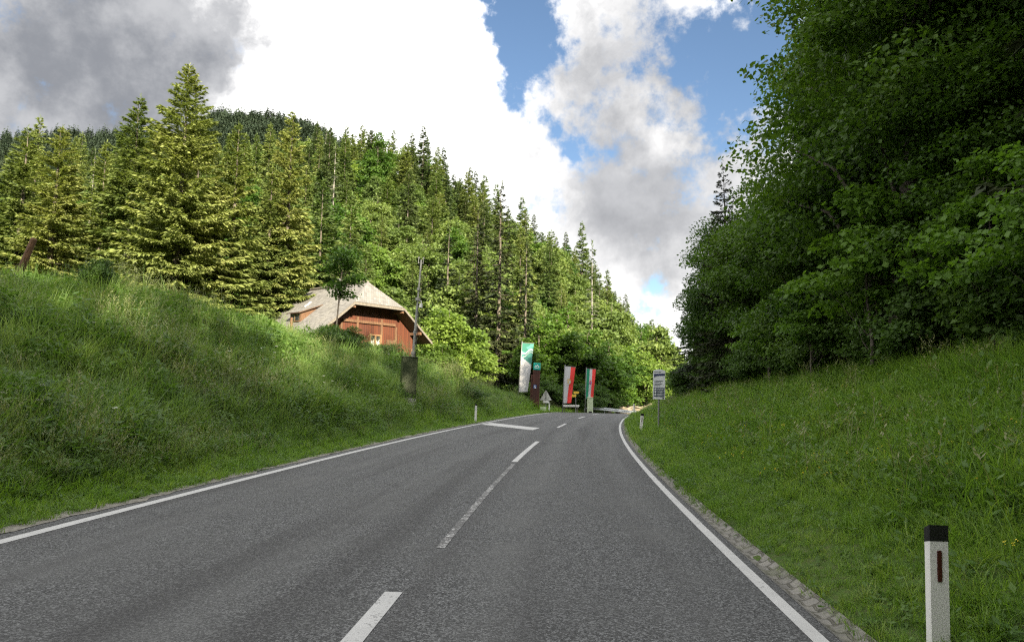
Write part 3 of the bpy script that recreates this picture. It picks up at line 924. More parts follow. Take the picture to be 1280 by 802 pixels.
for key, x, y, s, sz, rz, lab in [
    ('beech3', -6.0, 68, .95, .82, .3, 'bright green bushy tree right beside the farmhouse gable'),
    ('beech3', -3.4, 72, .8, .62, 1.9, 'low bright green tree between the farmhouse and the tall dark spruce'),
    ('beech0', -17.5, 73, .85, .75, 1.0, 'fresh green broadleaf tree behind the farmhouse ridge'),
    ('beech1', -12.5, 76, .8, .85, 3.3, 'broadleaf tree behind the front end of the farmhouse roof'),
    ('beech0', -22.5, 75, .75, .72, 4.4, 'broadleaf tree behind the back end of the farmhouse roof'),
    ('beech2', 2.6, 76, .80, .68, 2.0, 'dark broadleaf tree behind the red brown pylon'),  # beech trees by the flags: darker leaf colour stands in for shade
    ('beech2', 5.2, 79, .85, .75, .2, 'dark broadleaf tree behind the red and white flag'),
    ('beech2', 8.6, 82, .85, .68, 3.6, 'dark broadleaf tree behind the green white red flag'),
    ('beech2', 11.8, 86, .80, .62, 4.8, 'dark broadleaf tree behind the start of the guardrail'),
    ('beech2', 14.6, 91, .62, .52, 1.3, 'dark low broadleaf tree behind the end of the guardrail'),
    ('beech0', 4.0, 88, 1.0, .95, 5.0, 'mid green broadleaf tree rising above the dark trees by the flags'),
    ('beech0', 10.5, 94, 1.0, .95, 2.4, 'sunlit broadleaf tree above the green white red flag'),
    ('beech3', 19.3, 103, 1.0, 1.05, .9, 'sunlit yellow green tree above the pale rocks at the bend'),
    ('beech3', 16.8, 108, 1.15, 1.25, 2.9, 'sunlit leafy tree behind the trees at the bend'),
    ('beech1', 22.8, 112, 1.1, 1.25, 5.5, 'tall leafy tree beside the gap of sky at the bend'),
    ('beech3', 21.5, 100, .62, .55, 4.1, 'small bright bushy tree right above the pale rocks')]:
    place(key, (x, y, gz(x, y) - .3), rz, s, sz, label=lab)

# --- the wood above the right slope ------------------------------------------
WOOD = [  # prototype, s, t, scale, height scale, label
    ('maple0', 6.0, 14.5, 1.15, 1.25, None), ('maple2', -2, 13.5, 1.2, 1.3, None), ('maple0', -9, 14, 1.2, 1.3, None), ('maple2', -16, 13, 1.25, 1.3, None), ('maple0', -23, 14, 1.2, 1.35, None),
    ('maple2', -30, 13, 1.25, 1.3, None), ('maple0', -5, 19, 1.3, 1.4, None), ('maple0', 2, 20, 1.3, 1.4, None),
    ('shade_spruce', 13.5, 12.6, .95, 1.05, 'dark spruce with hanging brown twigs leaning over the near end of the right slope'),
    ('maple0', 19.8, 9.6, 1.05, 1.14, 'big maple whose crown reaches out over the road at the top of the photo'),
    ('maple2', 17.0, 14.8, 1.2, 1.3, 'tall maple behind the dark spruce on the right slope'),
    ('maple1', 17.0, 11.6, .80, .72, 'leafy young maple below the dark spruce with brown twigs'),
    ('maple1', 23.5, 10.6, .85, .88, 'bushy maple under the big overhanging maple'),
    ('maple0', 27.5, 11.6, 1.0, 1.10, 'maple standing behind the big overhanging maple'),
    ('shade_spruce', 37.5, 8.4, .55, .55, 'slim spruce with bare branch ends sticking out below the big maple'),
    ('shade_spruce', 46.5, 7.5, .46, .36, 'small spruce reaching into the gap of sky at the end of the wood'),
    ('maple1', 28.5, 9.6, .80, .85, 'round maple between the big maple and the slim spruce'),
    ('maple1', 35.0, 9.6, .95, 1.0, 'leafy maple on the road side just before the slim spruce'),
    ('maple1', 39.5, 9.3, .90, .90, 'maple behind the information sign, higher up the slope'),
    ('maple3', 43.5, 8.8, .95, 1.0, 'lower leafy tree beyond the information sign'),
    ('maple3', 48.0, 8.9, .85, .90, 'small tree where the wood meets the bend'),
    ('maple1', 53.0, 10.6, .65, .66, 'tree at the far end of the wood by the bend'),
    ('maple0', 33.5, 14.0, 1.05, 1.30, 'tall maple in the second row above the slim spruce'),
    ('maple2', 37.0, 15.5, 1.15, 1.35, 'tall maple in the third row behind the leafy maple next to the slim spruce'),  # tall rear maples here are added and heightened to shade the flags
    ('maple2', 42.0, 18.5, 1.2, 1.4, 'tall maple deep in the wood above the bend'),
    ('maple0', 47.5, 21.0, 1.2, 1.5, 'broad maple deep in the wood above the bend'),
    ('maple2', 30.0, 18.5, 1.2, 1.45, 'tall maple deep in the wood behind the maple next to the big overhanging one'),
    ('maple2', 40.0, 14.0, .85, .85, 'second row maple behind the maple above the information sign'),
    ('maple2', 10.0, 17.5, 1.2, 1.2, 'dark maple deep in the wood at the right edge of the photo'),
    ('maple0', 23.0, 17.0, 1.2, 1.3, 'dark maple deep in the wood behind the bushy maple'),
    ('maple0', 47.0, 16.5, .9, .95, 'second row tree behind the small trees near the bend'),
    ('maple2', 51.0, 17.5, .9, .92, 'second row tree behind the tree at the far end of the wood')]
for sp_ in ((-24, 4.8), (-22, 9), (-25, 13), (-21, 17), (-26, 21), (-22, 25), (-25, 30), (-20, 34), (-26, 38), (-22, 43), (-30, 7), (-32, 16), (-31, 26), (-32, 35), (-18, 21.5), (-17, 29), (-16, 39), (-34, 46), (-24, 48), (-22, -9), (-24, -14), (-21, -19), (-26, -23), (-29, -8.5), (-31, -13), (-30, -19), (-35, -10), (-19, -15.5), (-24, 1.5), (-27, -4), (-33, -4), (-36, -16), (-37, 1), (-28, -26), (-20, -12), (-36, -22)):  # spruces added out of view behind the camera to shade road and banks
    WOOD.append(('tall_spruce', sp_[0], sp_[1], 1.45, 1.48, None))
for i, (k, s_, t_, sc, sz, lab) in enumerate(WOOD):
    x, y = [float(a) for a in xy_of([s_], [t_])]
    o = place(k, (x, y, gz(x, y) - .25), i * 1.7, sc, sz, tilt=(0, R(-4) if t_ < 13 else 0), label=lab or ('tall spruce added for shade' if 'spruce' in k else 'tall maple') + ' standing outside the photo beside the road behind the camera', group=None if lab else ('spruces' if 'spruce' in k else 'maples') + ' outside the photo')
SH = [('shrub0', 9, 10.6, 1.0), ('shrub1', 11.5, 11.0, 1.0), ('shrub0', 13.5, 10.2, .9), ('shrub1', 15.6, 10.7, .95), ('shrub0', 18.2, 10.1, 1.0), ('shrub2', 20.4, 9.5, 1.0), ('shrub1', 22.5, 10.0, .9),
      ('shrub0', 25.5, 9.6, .95), ('shrub2', 27.6, 9.2, 1.1), ('shrub1', 30.0, 9.6, .85), ('shrub0', 33.0, 9.1, .95), ('shrub2', 36.0, 8.9, 1.2), ('shrub0', 39.5, 8.8, .95), ('shrub0', 44, 8.4, .9), ('shrub2', 48.5, 8.2, 1.2), ('shrub0', 53, 8.4, .9), ('shrub1', 50, 6.9, .8), ('shrub0', 47.2, 7.0, .9), ('shrub1', 55.5, 7.2, .85),
      ('shrub1', 8.0, 12.4, 1.3), ('shrub1', 13.0, 13.4, 1.3), ('shrub1', 19.0, 13.5, 1.3), ('shrub1', 25.0, 13.0, 1.3), ('shrub1', 31.0, 13.0, 1.3), ('shrub1', 37.0, 13.0, 1.3), ('shrub1', 16.0, 15.5, 1.4), ('shrub1', 22, 16.5, 1.4), ('shrub1', 28.5, 17, 1.4), ('shrub1', 10.5, 16, 1.4)]
for i, (k, s_, t_, sc) in enumerate(SH):
    x, y = [float(a) for a in xy_of([s_], [t_])]
    hi = t_ > 12
    place(k, (x, y, gz(x, y) - .1), i * 2.1, sc, label='leafy shrub deep under the dark trees of the right wood' if hi else 'leafy shrub along the lower edge of the dark wood above the right slope', cat='shrub',
          group='shrubs under the wood' if hi else 'shrubs along the edge of the wood')
cm, tm = broadleaf('maple_sapling', 137, 4.6, 1.5, foliage('skylit_maple_leaves', [(.055, .12, .014), (.085, .165, .02), (.12, .21, .03)], .42), M['bark'], 5200, .15, .2, 26, .62, tr=.05, flat=.5)
PROTOS['maple_sapling'] = tree_proto('young_tree', cm, tm)  # saplings added with lightened leaves to imitate maple clumps catching the sky
for s_, t_, sc, lab in [(19.6, 8.9, 1.15, 'light green maple sapling with sky light in its leaf colour at the wood edge below the big overhanging maple'), (15.2, 9.6, 1.0, 'light green sapling with sky light in its leaf colour below the dark spruce with brown twigs'), (12.6, 9.3, .85, 'sapling with sky light in its leaf colour near the right edge of the photo'),
                        (23.5, 8.6, .8, 'low light green sapling with sky light in its leaf colour in front of the bushy maple'), (28.8, 8.4, .8, 'light green sapling with sky light in its leaf colour in front of the round maple')]:
    x, y = [float(a) for a in xy_of([s_], [t_])]
    place('maple_sapling', (x, y, gz(x, y) - .1), s_, sc, label=lab)
for x, y, sc, lab in [(1.4, 68.5, .9, 'dark bush behind the foot of the pylon'), (3.9, 70.5, 1.0, 'dark bush between the triangular sign and the red and white flag'), (6.6, 72.5, 1.0, 'dark bush behind the low white barrier'),
                      (8.8, 76.5, 1.1, 'dark bush behind the narrow pale green box'), (10.6, 82.0, 1.0, 'dark bush behind the near end of the guardrail'), (12.4, 88.5, 1.0, 'dark bush behind the far end of the guardrail')]:
    place('shrub1', (x, y, gz(x, y) - .2), x, sc, label=lab, cat='shrub')
# shrubs and small trees round the farmhouse and on the left bank
for k, x, y, s, sz, lab in [
    ('shrub0', -8.9, 38.2, .7, .62, 'dark leafy bush on the bank in front of the red gable'),
    ('shrub2', -9.2, 36.6, .9, 1.0, 'low dark bush below the thin young tree'),
    ('shrub3', -5.8, 60.5, 1.0, .8, 'bright bush at the right corner of the farmhouse'),
    ('shrub3', -4.0, 63.0, 1.1, 1.0, 'bright bush between the farmhouse and the dark spruces'),
    ('shrub1', -12.4, 21.3, .36, .50, 'small leafy sapling bush on the bank right of the leaning brown stake'),
    ('shrub1', -15.0, 43, 1.0, .8, 'bush on the bank crest below the yellow green spruce'),
    ('shrub0', -19.0, 41, 1.1, .8, 'bush on the bank crest below the slim spruce'),
    ('shrub2', -7.4, 42.3, 1.0, .75, 'low dark bush in front of the lower right corner of the red gable'),
    ('shrub2', -8.3, 43.6, 1.0, .8, 'low dark bush in front of the farmhouse window'),
    ('shrub2', -2.7, 45.5, .9, .8, 'bush on the bank slope between the green cabinet and the flags'),
    ('shrub2', -5.3, 33.2, .45, .6, 'small dark bush at the foot of the green cabinet')]:
    place(k, (x, y, gz(x, y) - .1), x * 3, s, sz, label=lab, cat='shrub')
cm, tm = broadleaf('sapling', 131, 6.6, 1.15, M['leaf_deep'], M['bark'], 2600, .17, .42, 22, .55, tr=.06)
PROTOS['sapling'] = tree_proto('young_tree', cm, tm)
place('sapling', (-9.5, 38.4, gz(-9.5, 38.4) - .1), .4, 1.0, tilt=(0, R(3)), label='thin young tree with dark leaves standing in front of the farmhouse roof')

# --- farmhouse ----------------------------------------------------------------
HZ = 3.2
house = empty('farmhouse', (-10.95, 55.0, HZ), math.atan2(.755, .655), 'old farmhouse with grey shingle roof and red brown plank gable', 'house')
RZ, EZ, EX, YF, YB, YA = 6.75, 2.35, 5.4, -1.25, 8.0, .35
sl = (RZ - EZ) / EX
HZB = 4.85; hx = (RZ - HZB) / sl


def face_uv(name, polys, m, parent, thick=.16):
    """roof planes with metric UV (u along the eave, v up the slope), given a real thickness"""
    V = []; F = []; UV = []
    for poly in polys:
        P = [Vector(p) for p in poly]
        n = (P[1] - P[0]).cross(P[2] - P[0]).normalized()
        if n.z < 0: P = P[::-1]; n = -n
        u = Vector((-n.y, n.x, 0)); u = u.normalized() if u.length > 1e-6 else Vector((1, 0, 0)); v = n.cross(u)
        o = len(V); k = len(P)
        V += P + [p - n * thick for p in P]
        UV += [(p.dot(u), p.dot(v)) for p in P] * 2
        F.append([o + i for i in range(k)]); F.append([o + k + i for i in range(k)][::-1])
        for i in range(k): F.append([o + i, o + k + i, o + k + (i + 1) % k, o + (i + 1) % k])
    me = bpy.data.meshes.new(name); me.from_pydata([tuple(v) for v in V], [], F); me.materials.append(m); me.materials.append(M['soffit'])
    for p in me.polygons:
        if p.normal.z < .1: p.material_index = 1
    l = me.uv_layers.new(name='uv')
    for lp in me.loops: l.data[lp.index].uv = UV[lp.vertex_index]
    me.update()
    return link(name, me, parent)


roof = face_uv('roof', [[(-EX, YF, EZ), (-EX, YB, EZ), (0, YB, RZ), (0, YA, RZ), (-hx, YF, HZB)],
                        [(EX, YF, EZ), (EX, YB, EZ), (0, YB, RZ), (0, YA, RZ), (hx, YF, HZB)],
                        [(-hx, YF - .02, HZB), (hx, YF - .02, HZB), (0, YA, RZ)]], M['shingles'], house)
mb = MB()
mb.box((0, (YA + YB) / 2, RZ + .03), (.30, YB - YA - .1, .10)); mb.box((-.16, (YA + YB) / 2 + .2, RZ - .02), (.10, YB - YA - .6, .14), Matrix.Rotation(R(-38), 3, 'Y'))
mb.build('ridge_board', M['grey_wood'], roof)
mb = MB()
for sx in (-1, 1):
    a = Vector((sx * hx, YF - .03, HZB - .20)); b = Vector((sx * EX, YF - .03, EZ - .20))
    mb.prism([a, b, b + Vector((0, 0, .20)), a + Vector((0, 0, .20))], (0, -.05, 0))
mb.box((0, YF - .05, HZB - .13), (2 * hx, .06, .2))
mb.build('barge_board', M['grey_wood'], roof)
WX = 4.45


def rz_at(x): return RZ - sl * abs(x) - .22


mb = MB()
mb.prism([(-WX, 0, -1), (WX, 0, -1), (WX, 0, rz_at(WX)), (1.9, 0, rz_at(1.9)), (1.3, 0, rz_at(1.9)), (-1.3, 0, rz_at(1.9)), (-1.9, 0, rz_at(1.9)), (-WX, 0, rz_at(WX))], (0, .2, 0))
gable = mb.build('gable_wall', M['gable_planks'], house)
mb = MB()
for sx in (-1, 1): mb.box((sx * (WX - .1), 4.0, (rz_at(WX) - 1) / 2), (.2, 7.55, rz_at(WX) + 1))
mb.prism([(-WX, 7.6, -1), (WX, 7.6, -1), (WX, 7.6, rz_at(WX)), (0, 7.6, RZ - .25), (-WX, 7.6, rz_at(WX))], (0, .2, 0))
mb.build('wall', M['side_planks'], house)
mb = MB()
for x in (-2.6, 2.6, -1.15, 1.15, -4.3, 4.3): mb.box((x, -.06, 1.6 if abs(x) < 3 else .6), (.16, .11, 4.6 if abs(x) < 2 else 3.6 if abs(x) < 3 else 2.4))
mb.box((0, -.075, 3.55), (5.0, .13, .2)); mb.box((0, -.07, .9), (8.6, .14, .22))
mb.build('timber_frame', M['old_wood'], gable)
mb = MB()
for x in (-4.2, -2.3, 2.3, 4.2): mb.box((x, -.6, rz_at(x) - .13), (.2, 1.2, .22))
mb.build('purlin', M['old_wood'], house)
mb = MB(); mb.box((.55, -.09, 2.62), (1.16, .16, .1)); mb.box((.55, -.09, 1.38), (1.16, .16, .1))
for x in (.03, .55, 1.07): mb.box((x, -.09, 2.0), (.1, .16, 1.14))
win = mb.build('window', M['light_wood'], house)
for x in (.29, .81):
    m2 = MB(); m2.box((x, -.05, 2.0), (.41, .03, 1.14)); m2.build('pane', M['glass'], win)
    m2 = MB()
    for k in range(5): m2.prism([(x - .19 + k * .076, -.068 - .01 * (k % 2), 1.44), (x - .19 + k * .076 + .07, -.068 - .01 * (k % 2), 1.44), (x - .19 + k * .076 + .06, -.068 - .01 * (k % 2), 2.12 + .1 * abs(k - 2)), (x - .19 + k * .076 + .01, -.068 - .01 * (k % 2), 2.12 + .1 * abs(k - 2))], (0, -.006, 0))
    m2.build('curtain', M['curtain'], win)
    m2 = MB(); m2.box((x, -.085, 2.22), (.41, .03, .035)); m2.build('glazing_bar', M['light_wood'], win)
mb = MB(); mb.box((.55, -.2, 1.22), (1.3, .3, .1)); mb.build('sill', M['old_wood'], win)
mb = MB(); mb.box((2.15, -.04, .9), (.95, .08, 2.9)); mb.build('door', M['old_wood'], house)
mb = MB(); mb.box((.2, -1.1, .42), (8.4, .09, .12)); mb.box((.2, -1.1, -.2), (8.4, .08, .1))
for k in range(5): mb.box((-3.9 + k * 2.05, -1.1, -.25), (.1, .1, 1.5))
mb.build('railing', M['grey_wood'], house)
# dormer in the long roof slope
dx0 = -4.1; dz0 = RZ - sl * 4.1
mb = MB()
poly = [(dx0, 0, dz0 - .1), (dx0, 0, dz0 + .78), (-2.75, 0, RZ - sl * 2.75 + .02), (-2.75, 0, RZ - sl * 2.75 - .2)]
mb.prism([(p[0], 3.0, p[2]) for p in poly], (0, 1.4, 0))
dorm = mb.build('dormer', M['old_wood'], house)
face_uv('dormer_roof', [[(-4.4, 2.8, dz0 + .72), (-4.4, 4.6, dz0 + .72), (-2.3, 4.6, RZ - sl * 2.3 + .05), (-2.3, 2.8, RZ - sl * 2.3 + .05)]], M['shingles'], dorm, .08)
mb = MB(); mb.box((dx0 - .02, 3.7, dz0 + .36), (.06, 1.0, .52)); mb.build('pane', M['glass'], dorm)
mb = MB(); mb.box((dx0 - .05, 3.7, dz0 + .36), (.05, .06, .52)); mb.box((dx0 - .05, 3.7, dz0 + .07), (.08, 1.15, .07)); mb.box((dx0 - .05, 3.7, dz0 + .655), (.08, 1.15, .07)); mb.build('window_frame', M['old_wood'], dorm)
mb = MB(); mb.box((-2.1, 5.2, RZ - sl * 2.1 + .06), (.7, .12, .06), Matrix.Rotation(-math.atan(sl), 3, 'Y')); mb.build('skylight', M['white'], roof)
mb = MB(); mb.box((-.1, 3.9, RZ + .28), (.3, .3, .5)); mb.build('vent', M['metal'], roof)

# --- measuring mast and cabinet -------------------------------------------------
mx, my = -4.85, 34.6
mz = gz(mx, my)
mast = empty('measuring_mast', (mx, my, mz), 0, 'tall slim leaning metal mast with instruments on top behind the green cabinet', 'mast')
mast.rotation_euler = (0, R(3.2), 0)
mb = MB(); mb.tube([(0, 0, -.4), (0, 0, 2.3)], .07, 10); mb.tube([(0, 0, 2.3), (0, 0, 4.6)], .058, 10); mb.tube([(0, 0, 4.6), (0, 0, 6.85)], .04, 8)
mb.build('pole', M['metal'], mast)
for z, r in ((2.3, .10), (3.3, .085), (4.9, .12), (5.4, .09)):
    mb = MB(); mb.tube([(0, 0, z - .07), (0, 0, z + .07)], r, 10); mb.build('collar', M['metal'], mast)
mb = MB(); mb.tube([(0, 0, 4.8), (.02, 0, 4.82), (.18, -.05, 4.82), (.18, -.05, 4.66)], .02, 6); mb.tube([(.18, -.05, 4.5), (.18, -.05, 4.68)], .075, 10); mb.build('sensor', M['white_plastic'], mast)
mb = MB(); mb.tube([(-.14, 0, 6.70), (.12, 0, 6.70)], .014, 6)
mb.build('cross_arm', M['metal'], mast)
for x in (-.13, .1):
    mb = MB(); mb.tube([(x, 0, 6.65), (x, 0, 6.9)], .02, 6); mb.tube([(x, 0, 6.9), (x, 0, 6.97)], .04, 8); mb.build('instrument', M['metal'], mast)
mb = MB(); mb.tube([(.10, -.02, .3), (.115, -.02, 2.5), (.10, -.02, 4.4)], .016, 5); mb.build('cable', M['black'], mast)
cx_, cy_ = -4.85, 34.0
cz_ = gz(cx_, cy_)
cab = empty('cabinet', (cx_, cy_, cz_ + .12), R(18), 'dark green metal cabinet in the grass at the foot of the mast', 'cabinet')
cab.rotation_euler = (0, R(1.5), R(18))
mb = MB(); mb.box((0, 0, .98), (.70, .52, 2.0), bev=.012); mb.build('housing', M['cabinet'], cab)
mb = MB(); mb.box((0, -.268, 1.0), (.62, .018, 1.86), bev=.005)
d_ = mb.build('door', M['cabinet'], cab)
mb = MB(); mb.box((.25, -.286, 1.05), (.03, .03, .14), bev=.006); mb.build('handle', M['black'], d_)
mb = MB(); mb.box((0, 0, 2.0), (.76, .58, .05), bev=.012); mb.build('lid', M['cabinet'], cab)
mb = MB(); mb.box((0, 0, -.22), (.74, .58, .6), bev=.02); mb.build('plinth', M['concrete'], cab)
mb = MB(); mb.box((0, 0, .03), (.55, .40, .08), bev=.02)
o = mb.build('concrete_slab', M['concrete'], loc=(-4.3, 32.6, gz(-4.3, 32.6)))
tag(o, 'flat concrete slab lying in the grass below the green cabinet', 'slab')


# --- delineator posts -------------------------------------------------------------
def delineator():
    r = empty('delineator_post', (0, 0, 0))
    # flat hollow section, sloping top
    def ring(k=1.0): return [(.054 * k, .01), (.040 * k, .03), (-.040 * k, .03), (-.054 * k, .01), (-.0555 * k, -.030), (-.051 * k, -.040), (.051 * k, -.040), (.0555 * k, -.030)]
    def shell(z0, z1, tilt, m, name, g=1.0):
        mb = MB(); q = ring()
        n = len(q)
        vs = [(x * g, y * g, z0 - tilt[0] * y) for x, y in q] + [(x * g, y * g, z1 - tilt[1] * y) for x, y in q]
        mb.add(vs, [list(range(n))[::-1], [n + i for i in range(n)]] + [[i, (i + 1) % n, n + (i + 1) % n, n + i] for i in range(n)])
        return mb.build(name, m, r)
    shell(-.35, .905, (0, .25), M['white_plastic'], 'post')
    shell(.907, .985, (.25, .5), M['black'], 'cap', 1.03)
    mb = MB(); mb.box((0, -.042, .78), (.027, .008, .17), bev=.003); mb.build('reflector', M['reflector'], r)
    return r


dp = delineator()
DEL = [(2.41, 4.2, -.245, -1, 1.2, 'white delineator post with black cap and red reflector standing nearest in the right grass'),
       (4.83, 27.0, gz(4.83, 27.0) - .3, -4, 4.5, 'small leaning white delineator post with red reflector in front of the information sign'),
       (-1.75, 36.6, None, 0, 0.5, 'white delineator post with dark reflector in the grass by the left edge line'),
       (3.35, 62.8, None, 8, 0, 'tiny white delineator post at the crest beside the triangular sign'),
       (9.3, 54.6, None, 20, 0, 'distant white delineator post at the bend where the right edge line ends')]
for i, (x, y, z, rz, lean, lab) in enumerate(DEL):
    o = dp if i == 0 else copy_tree(dp)
    o.location = (x, y, z if z is not None else gz(x, y) - .05)
    o.rotation_euler = (0, R(lean), R(rz))
    tag(o, lab, 'delineator', 'white delineator posts along the road')
    if i == 2:
        for ch in o.children:
            if ch.name.startswith('reflector'): ch.data = ch.data.copy(); ch.data.materials[0] = M['grey_reflector']; tag(ch, 'pale grey reflector')


# --- flags ------------------------------------------------------------------------
def cloth(name, wd, ht, top, fn, mats, parent, seed, nx=26, nz=72, slant=0.0, skew=0.0):
    """hanging banner in the xz plane from z=top; fn(u,v) gives the material index (u across, v down)"""
    r = np.random.default_rng(seed)
    U, Vv = np.meshgrid(np.linspace(0, 1, nx), np.linspace(0, 1, nz))
    amp = .04 + .10 * Vv
    y = amp * np.sin(U * 4.2 + Vv * 2.0 + seed) * U + .05 * np.sin(U * 9 + seed * 2 + Vv * 3) * U * Vv + .05 * np.sin(Vv * 7 + seed) * U
    x = U * wd * (1 - slant * Vv) + skew * Vv * .3
    z = top - Vv * ht * (1 - .03 * U) - .04 * np.sin(U * 3) * U
    V = np.stack([x.ravel(), y.ravel(), z.ravel()], 1)
    i = np.arange(nx * nz).reshape(nz, nx)
    F = np.stack([i[:-1, :-1], i[:-1, 1:], i[1:, 1:], i[1:, :-1]], -1).reshape(-1, 4)
    uc = (U[:-1, :-1] + U[1:, 1:]).ravel() / 2; vc = (Vv[:-1, :-1] + Vv[1:, 1:]).ravel() / 2
    mi = np.array([fn(a, b) for a, b in zip(uc, vc)])
    me = np_mesh(name, V, F, mats, mi=mi, smooth=True)
    o = link(name, me, parent)
    md = o.modifiers.new('thickness', 'SOLIDIFY'); md.thickness = .006
    return o


def flagpole(name, x, y, h, lean, rz, lab):
    r = empty(name, (x, y, gz(x, y)), rz, lab, 'flag', 'tall banner flags beside the road')
    r.rotation_euler = (0, R(lean), rz)
    mb = MB(); mb.tube([(0, 0, -.4), (0, 0, h)], [.05, .035], 10); mb.build('pole', M['metal'], r, smooth=True)
    mb = MB(); mb.tube([(0, 0, h), (0, 0, h + .05)], .05, 8); mb.build('finial', M['metal'], r)
    return r


def f_teal(u, v):
    # teal top third with a slanting lower border, dark print and white waves in it
    if v > .27 + .17 * u:
        if .86 < v < .90 and .55 < u < .75: return 3
        return 0
    if v < .17 and u < .62 - v * 1.2 + .12 * math.sin(v * 60): return 2
    w1 = .175 + .035 * math.sin(u * 6.5 - .4) - .05 * u
    if abs(v - w1 - .02) < .016 or (abs(v - w1 - .075) < .008 and u > .2): return 0
    return 1


r = flagpole('banner_flag', .62, 63.2, 5.5, 3.2, R(6), 'tall white banner flag with teal top on a metal pole')
cloth('cloth', 1.05, 4.35, 5.42, f_teal, [M['cloth_white'], M['cloth_teal'], M['cloth_dark'], M['pale_print']], r, 1, slant=.18, skew=-.15)
mb = MB(); mb.tube([(0, 0, 5.45), (1.08, 0, 5.47)], .018, 6); mb.build('cross_arm', M['metal'], r)
def crest(name, wd, parent, zc, seed, m_out, m_in, m_mid):
    mb = MB()
    def shield(k, y):
        return [(-.5 * k, y, .55 * k), (.5 * k, y, .55 * k), (.5 * k, y, -.1 * k), (.28 * k, y, -.45 * k), (0, y, -.62 * k), (-.28 * k, y, -.45 * k), (-.5 * k, y, -.1 * k)]
    for sgn in (-1, 1):
        for k, d, mi in ((wd, .030, 0), (wd * .78, .036, 1)):
            q = [(a, sgn * d, c) for a, b, c in shield(k, 0)]
            mb.add(q, [list(range(7))], mi)
        mb.add([(-.28 * wd, sgn * .041, .30 * wd), (.05 * wd, sgn * .041, .30 * wd), (.05 * wd, sgn * .041, -.3 * wd), (-.15 * wd, sgn * .041, -.22 * wd)], [[0, 1, 2, 3]], 2)
        mb.add([(-.4 * wd, sgn * .03, .62 * wd), (.4 * wd, sgn * .03, .62 * wd), (.3 * wd, sgn * .03, .92 * wd), (.12 * wd, sgn * .03, .72 * wd), (0, sgn * .03, 1.0 * wd), (-.12 * wd, sgn * .03, .72 * wd), (-.3 * wd, sgn * .03, .92 * wd)], [list(range(7))], 2)
    o = mb.build(name, [m_out, m_in, m_mid], parent)
    return o


def on_cloth(seed, u, v, wd, ht, top, slant, skew):
    amp = .04 + .10 * v
    y = amp * math.sin(u * 4.2 + v * 2.0 + seed) * u + .05 * math.sin(u * 9 + seed * 2 + v * 3) * u * v + .05 * math.sin(v * 7 + seed) * u
    return (u * wd * (1 - slant * v) + skew * v * .3, y, top - v * ht * (1 - .03 * u) - .04 * math.sin(u * 3) * u)


r = flagpole('banner_flag', 4.55, 63.6, 4.25, 2.6, R(4), 'banner flag in white and red halves with a golden crest')
f = cloth('cloth', .95, 3.25, 4.15, lambda u, v: 0 if u < .57 - .06 * v else 1, [M['cloth_white'], M['cloth_red']], r, 3, slant=.22, skew=-.05)
e_ = crest('emblem', .34, f, 0, 3, M['gold'], M['cloth_white'], M['gold']); e_.location = on_cloth(3, .5, .42, .95, 3.25, 4.15, .22, -.05)
mb = MB(); mb.tube([(0, 0, 4.17), (.97, 0, 4.17)], .018, 6); mb.build('cross_arm', M['metal'], r)
r = flagpole('banner_flag', 6.72, 65.4, 4.15, 1.5, R(2), 'banner flag in green, white and red stripes with a small blue crest')
f = cloth('cloth', .86, 2.75, 4.08, lambda u, v: 0 if u < .36 else (1 if u < .66 else 2), [M['cloth_green'], M['cloth_white'], M['cloth_red']], r, 2, slant=.12, skew=-.12)
e_ = crest('emblem', .26, f, 0, 2, M['cloth_white'], M['blue'], M['cloth_red']); e_.location = on_cloth(2, .5, .46, .86, 2.75, 4.08, .12, -.12)
mb = MB(); mb.tube([(0, 0, 4.1), (.88, 0, 4.1)], .018, 6); mb.build('cross_arm', M['metal'], r)

# --- rusty pylon with the teal sign ---------------------------------------------------
px_, py_ = 2.12, 62.2
pyl = empty('sign_pylon', (px_, py_, gz(px_, py_) + .25), R(-4), 'rust red steel pylon topped by a teal square sign, beside the triangular sign', 'pylon')
pyl.rotation_euler = (0, R(1.5), R(-4))
mb = MB(); mb.box((0, 0, 1.25), (.62, .34, 3.6), bev=.015); mb.box((-.40, .03, 1.05), (.16, .2, 3.2), bev=.01); mb.build('column', M['rust'], pyl)
mb = MB(); mb.box((.02, -.02, 3.36), (.60, .40, .60), bev=.015)
sg = mb.build('sign_box', M['teal_sign'], pyl)
mb = MB()
ms = [(-.21, -.12), (-.10, .08), (-.04, .0), (.05, .12), (.12, .02), (.22, -.12), (.15, -.12), (.10, -.04), (.05, .04), (-.03, -.08), (-.10, .0), (-.15, -.12)]
mb.prism([(x + .02, -.226, 3.38 + z) for x, z in ms], (0, -.008, 0)); mb.box((.02, -.229, 3.20), (.36, .008, .03))
mb.build('mountain_mark', M['white'], sg)
mb = MB(); mb.box((-.08, -.185, 1.62), (.26, .03, .30), bev=.006); pq = mb.build('plaque', M['blue'], pyl)
mb = MB(); mb.box((-.08, -.204, 1.60), (.07, .008, .16)); mb.box((-.08, -.204, 1.71), (.05, .008, .05)); mb.box((-.06, -.204, 1.5), (.12, .008, .04)); mb.build('plaque_mark', M['white'], pq)

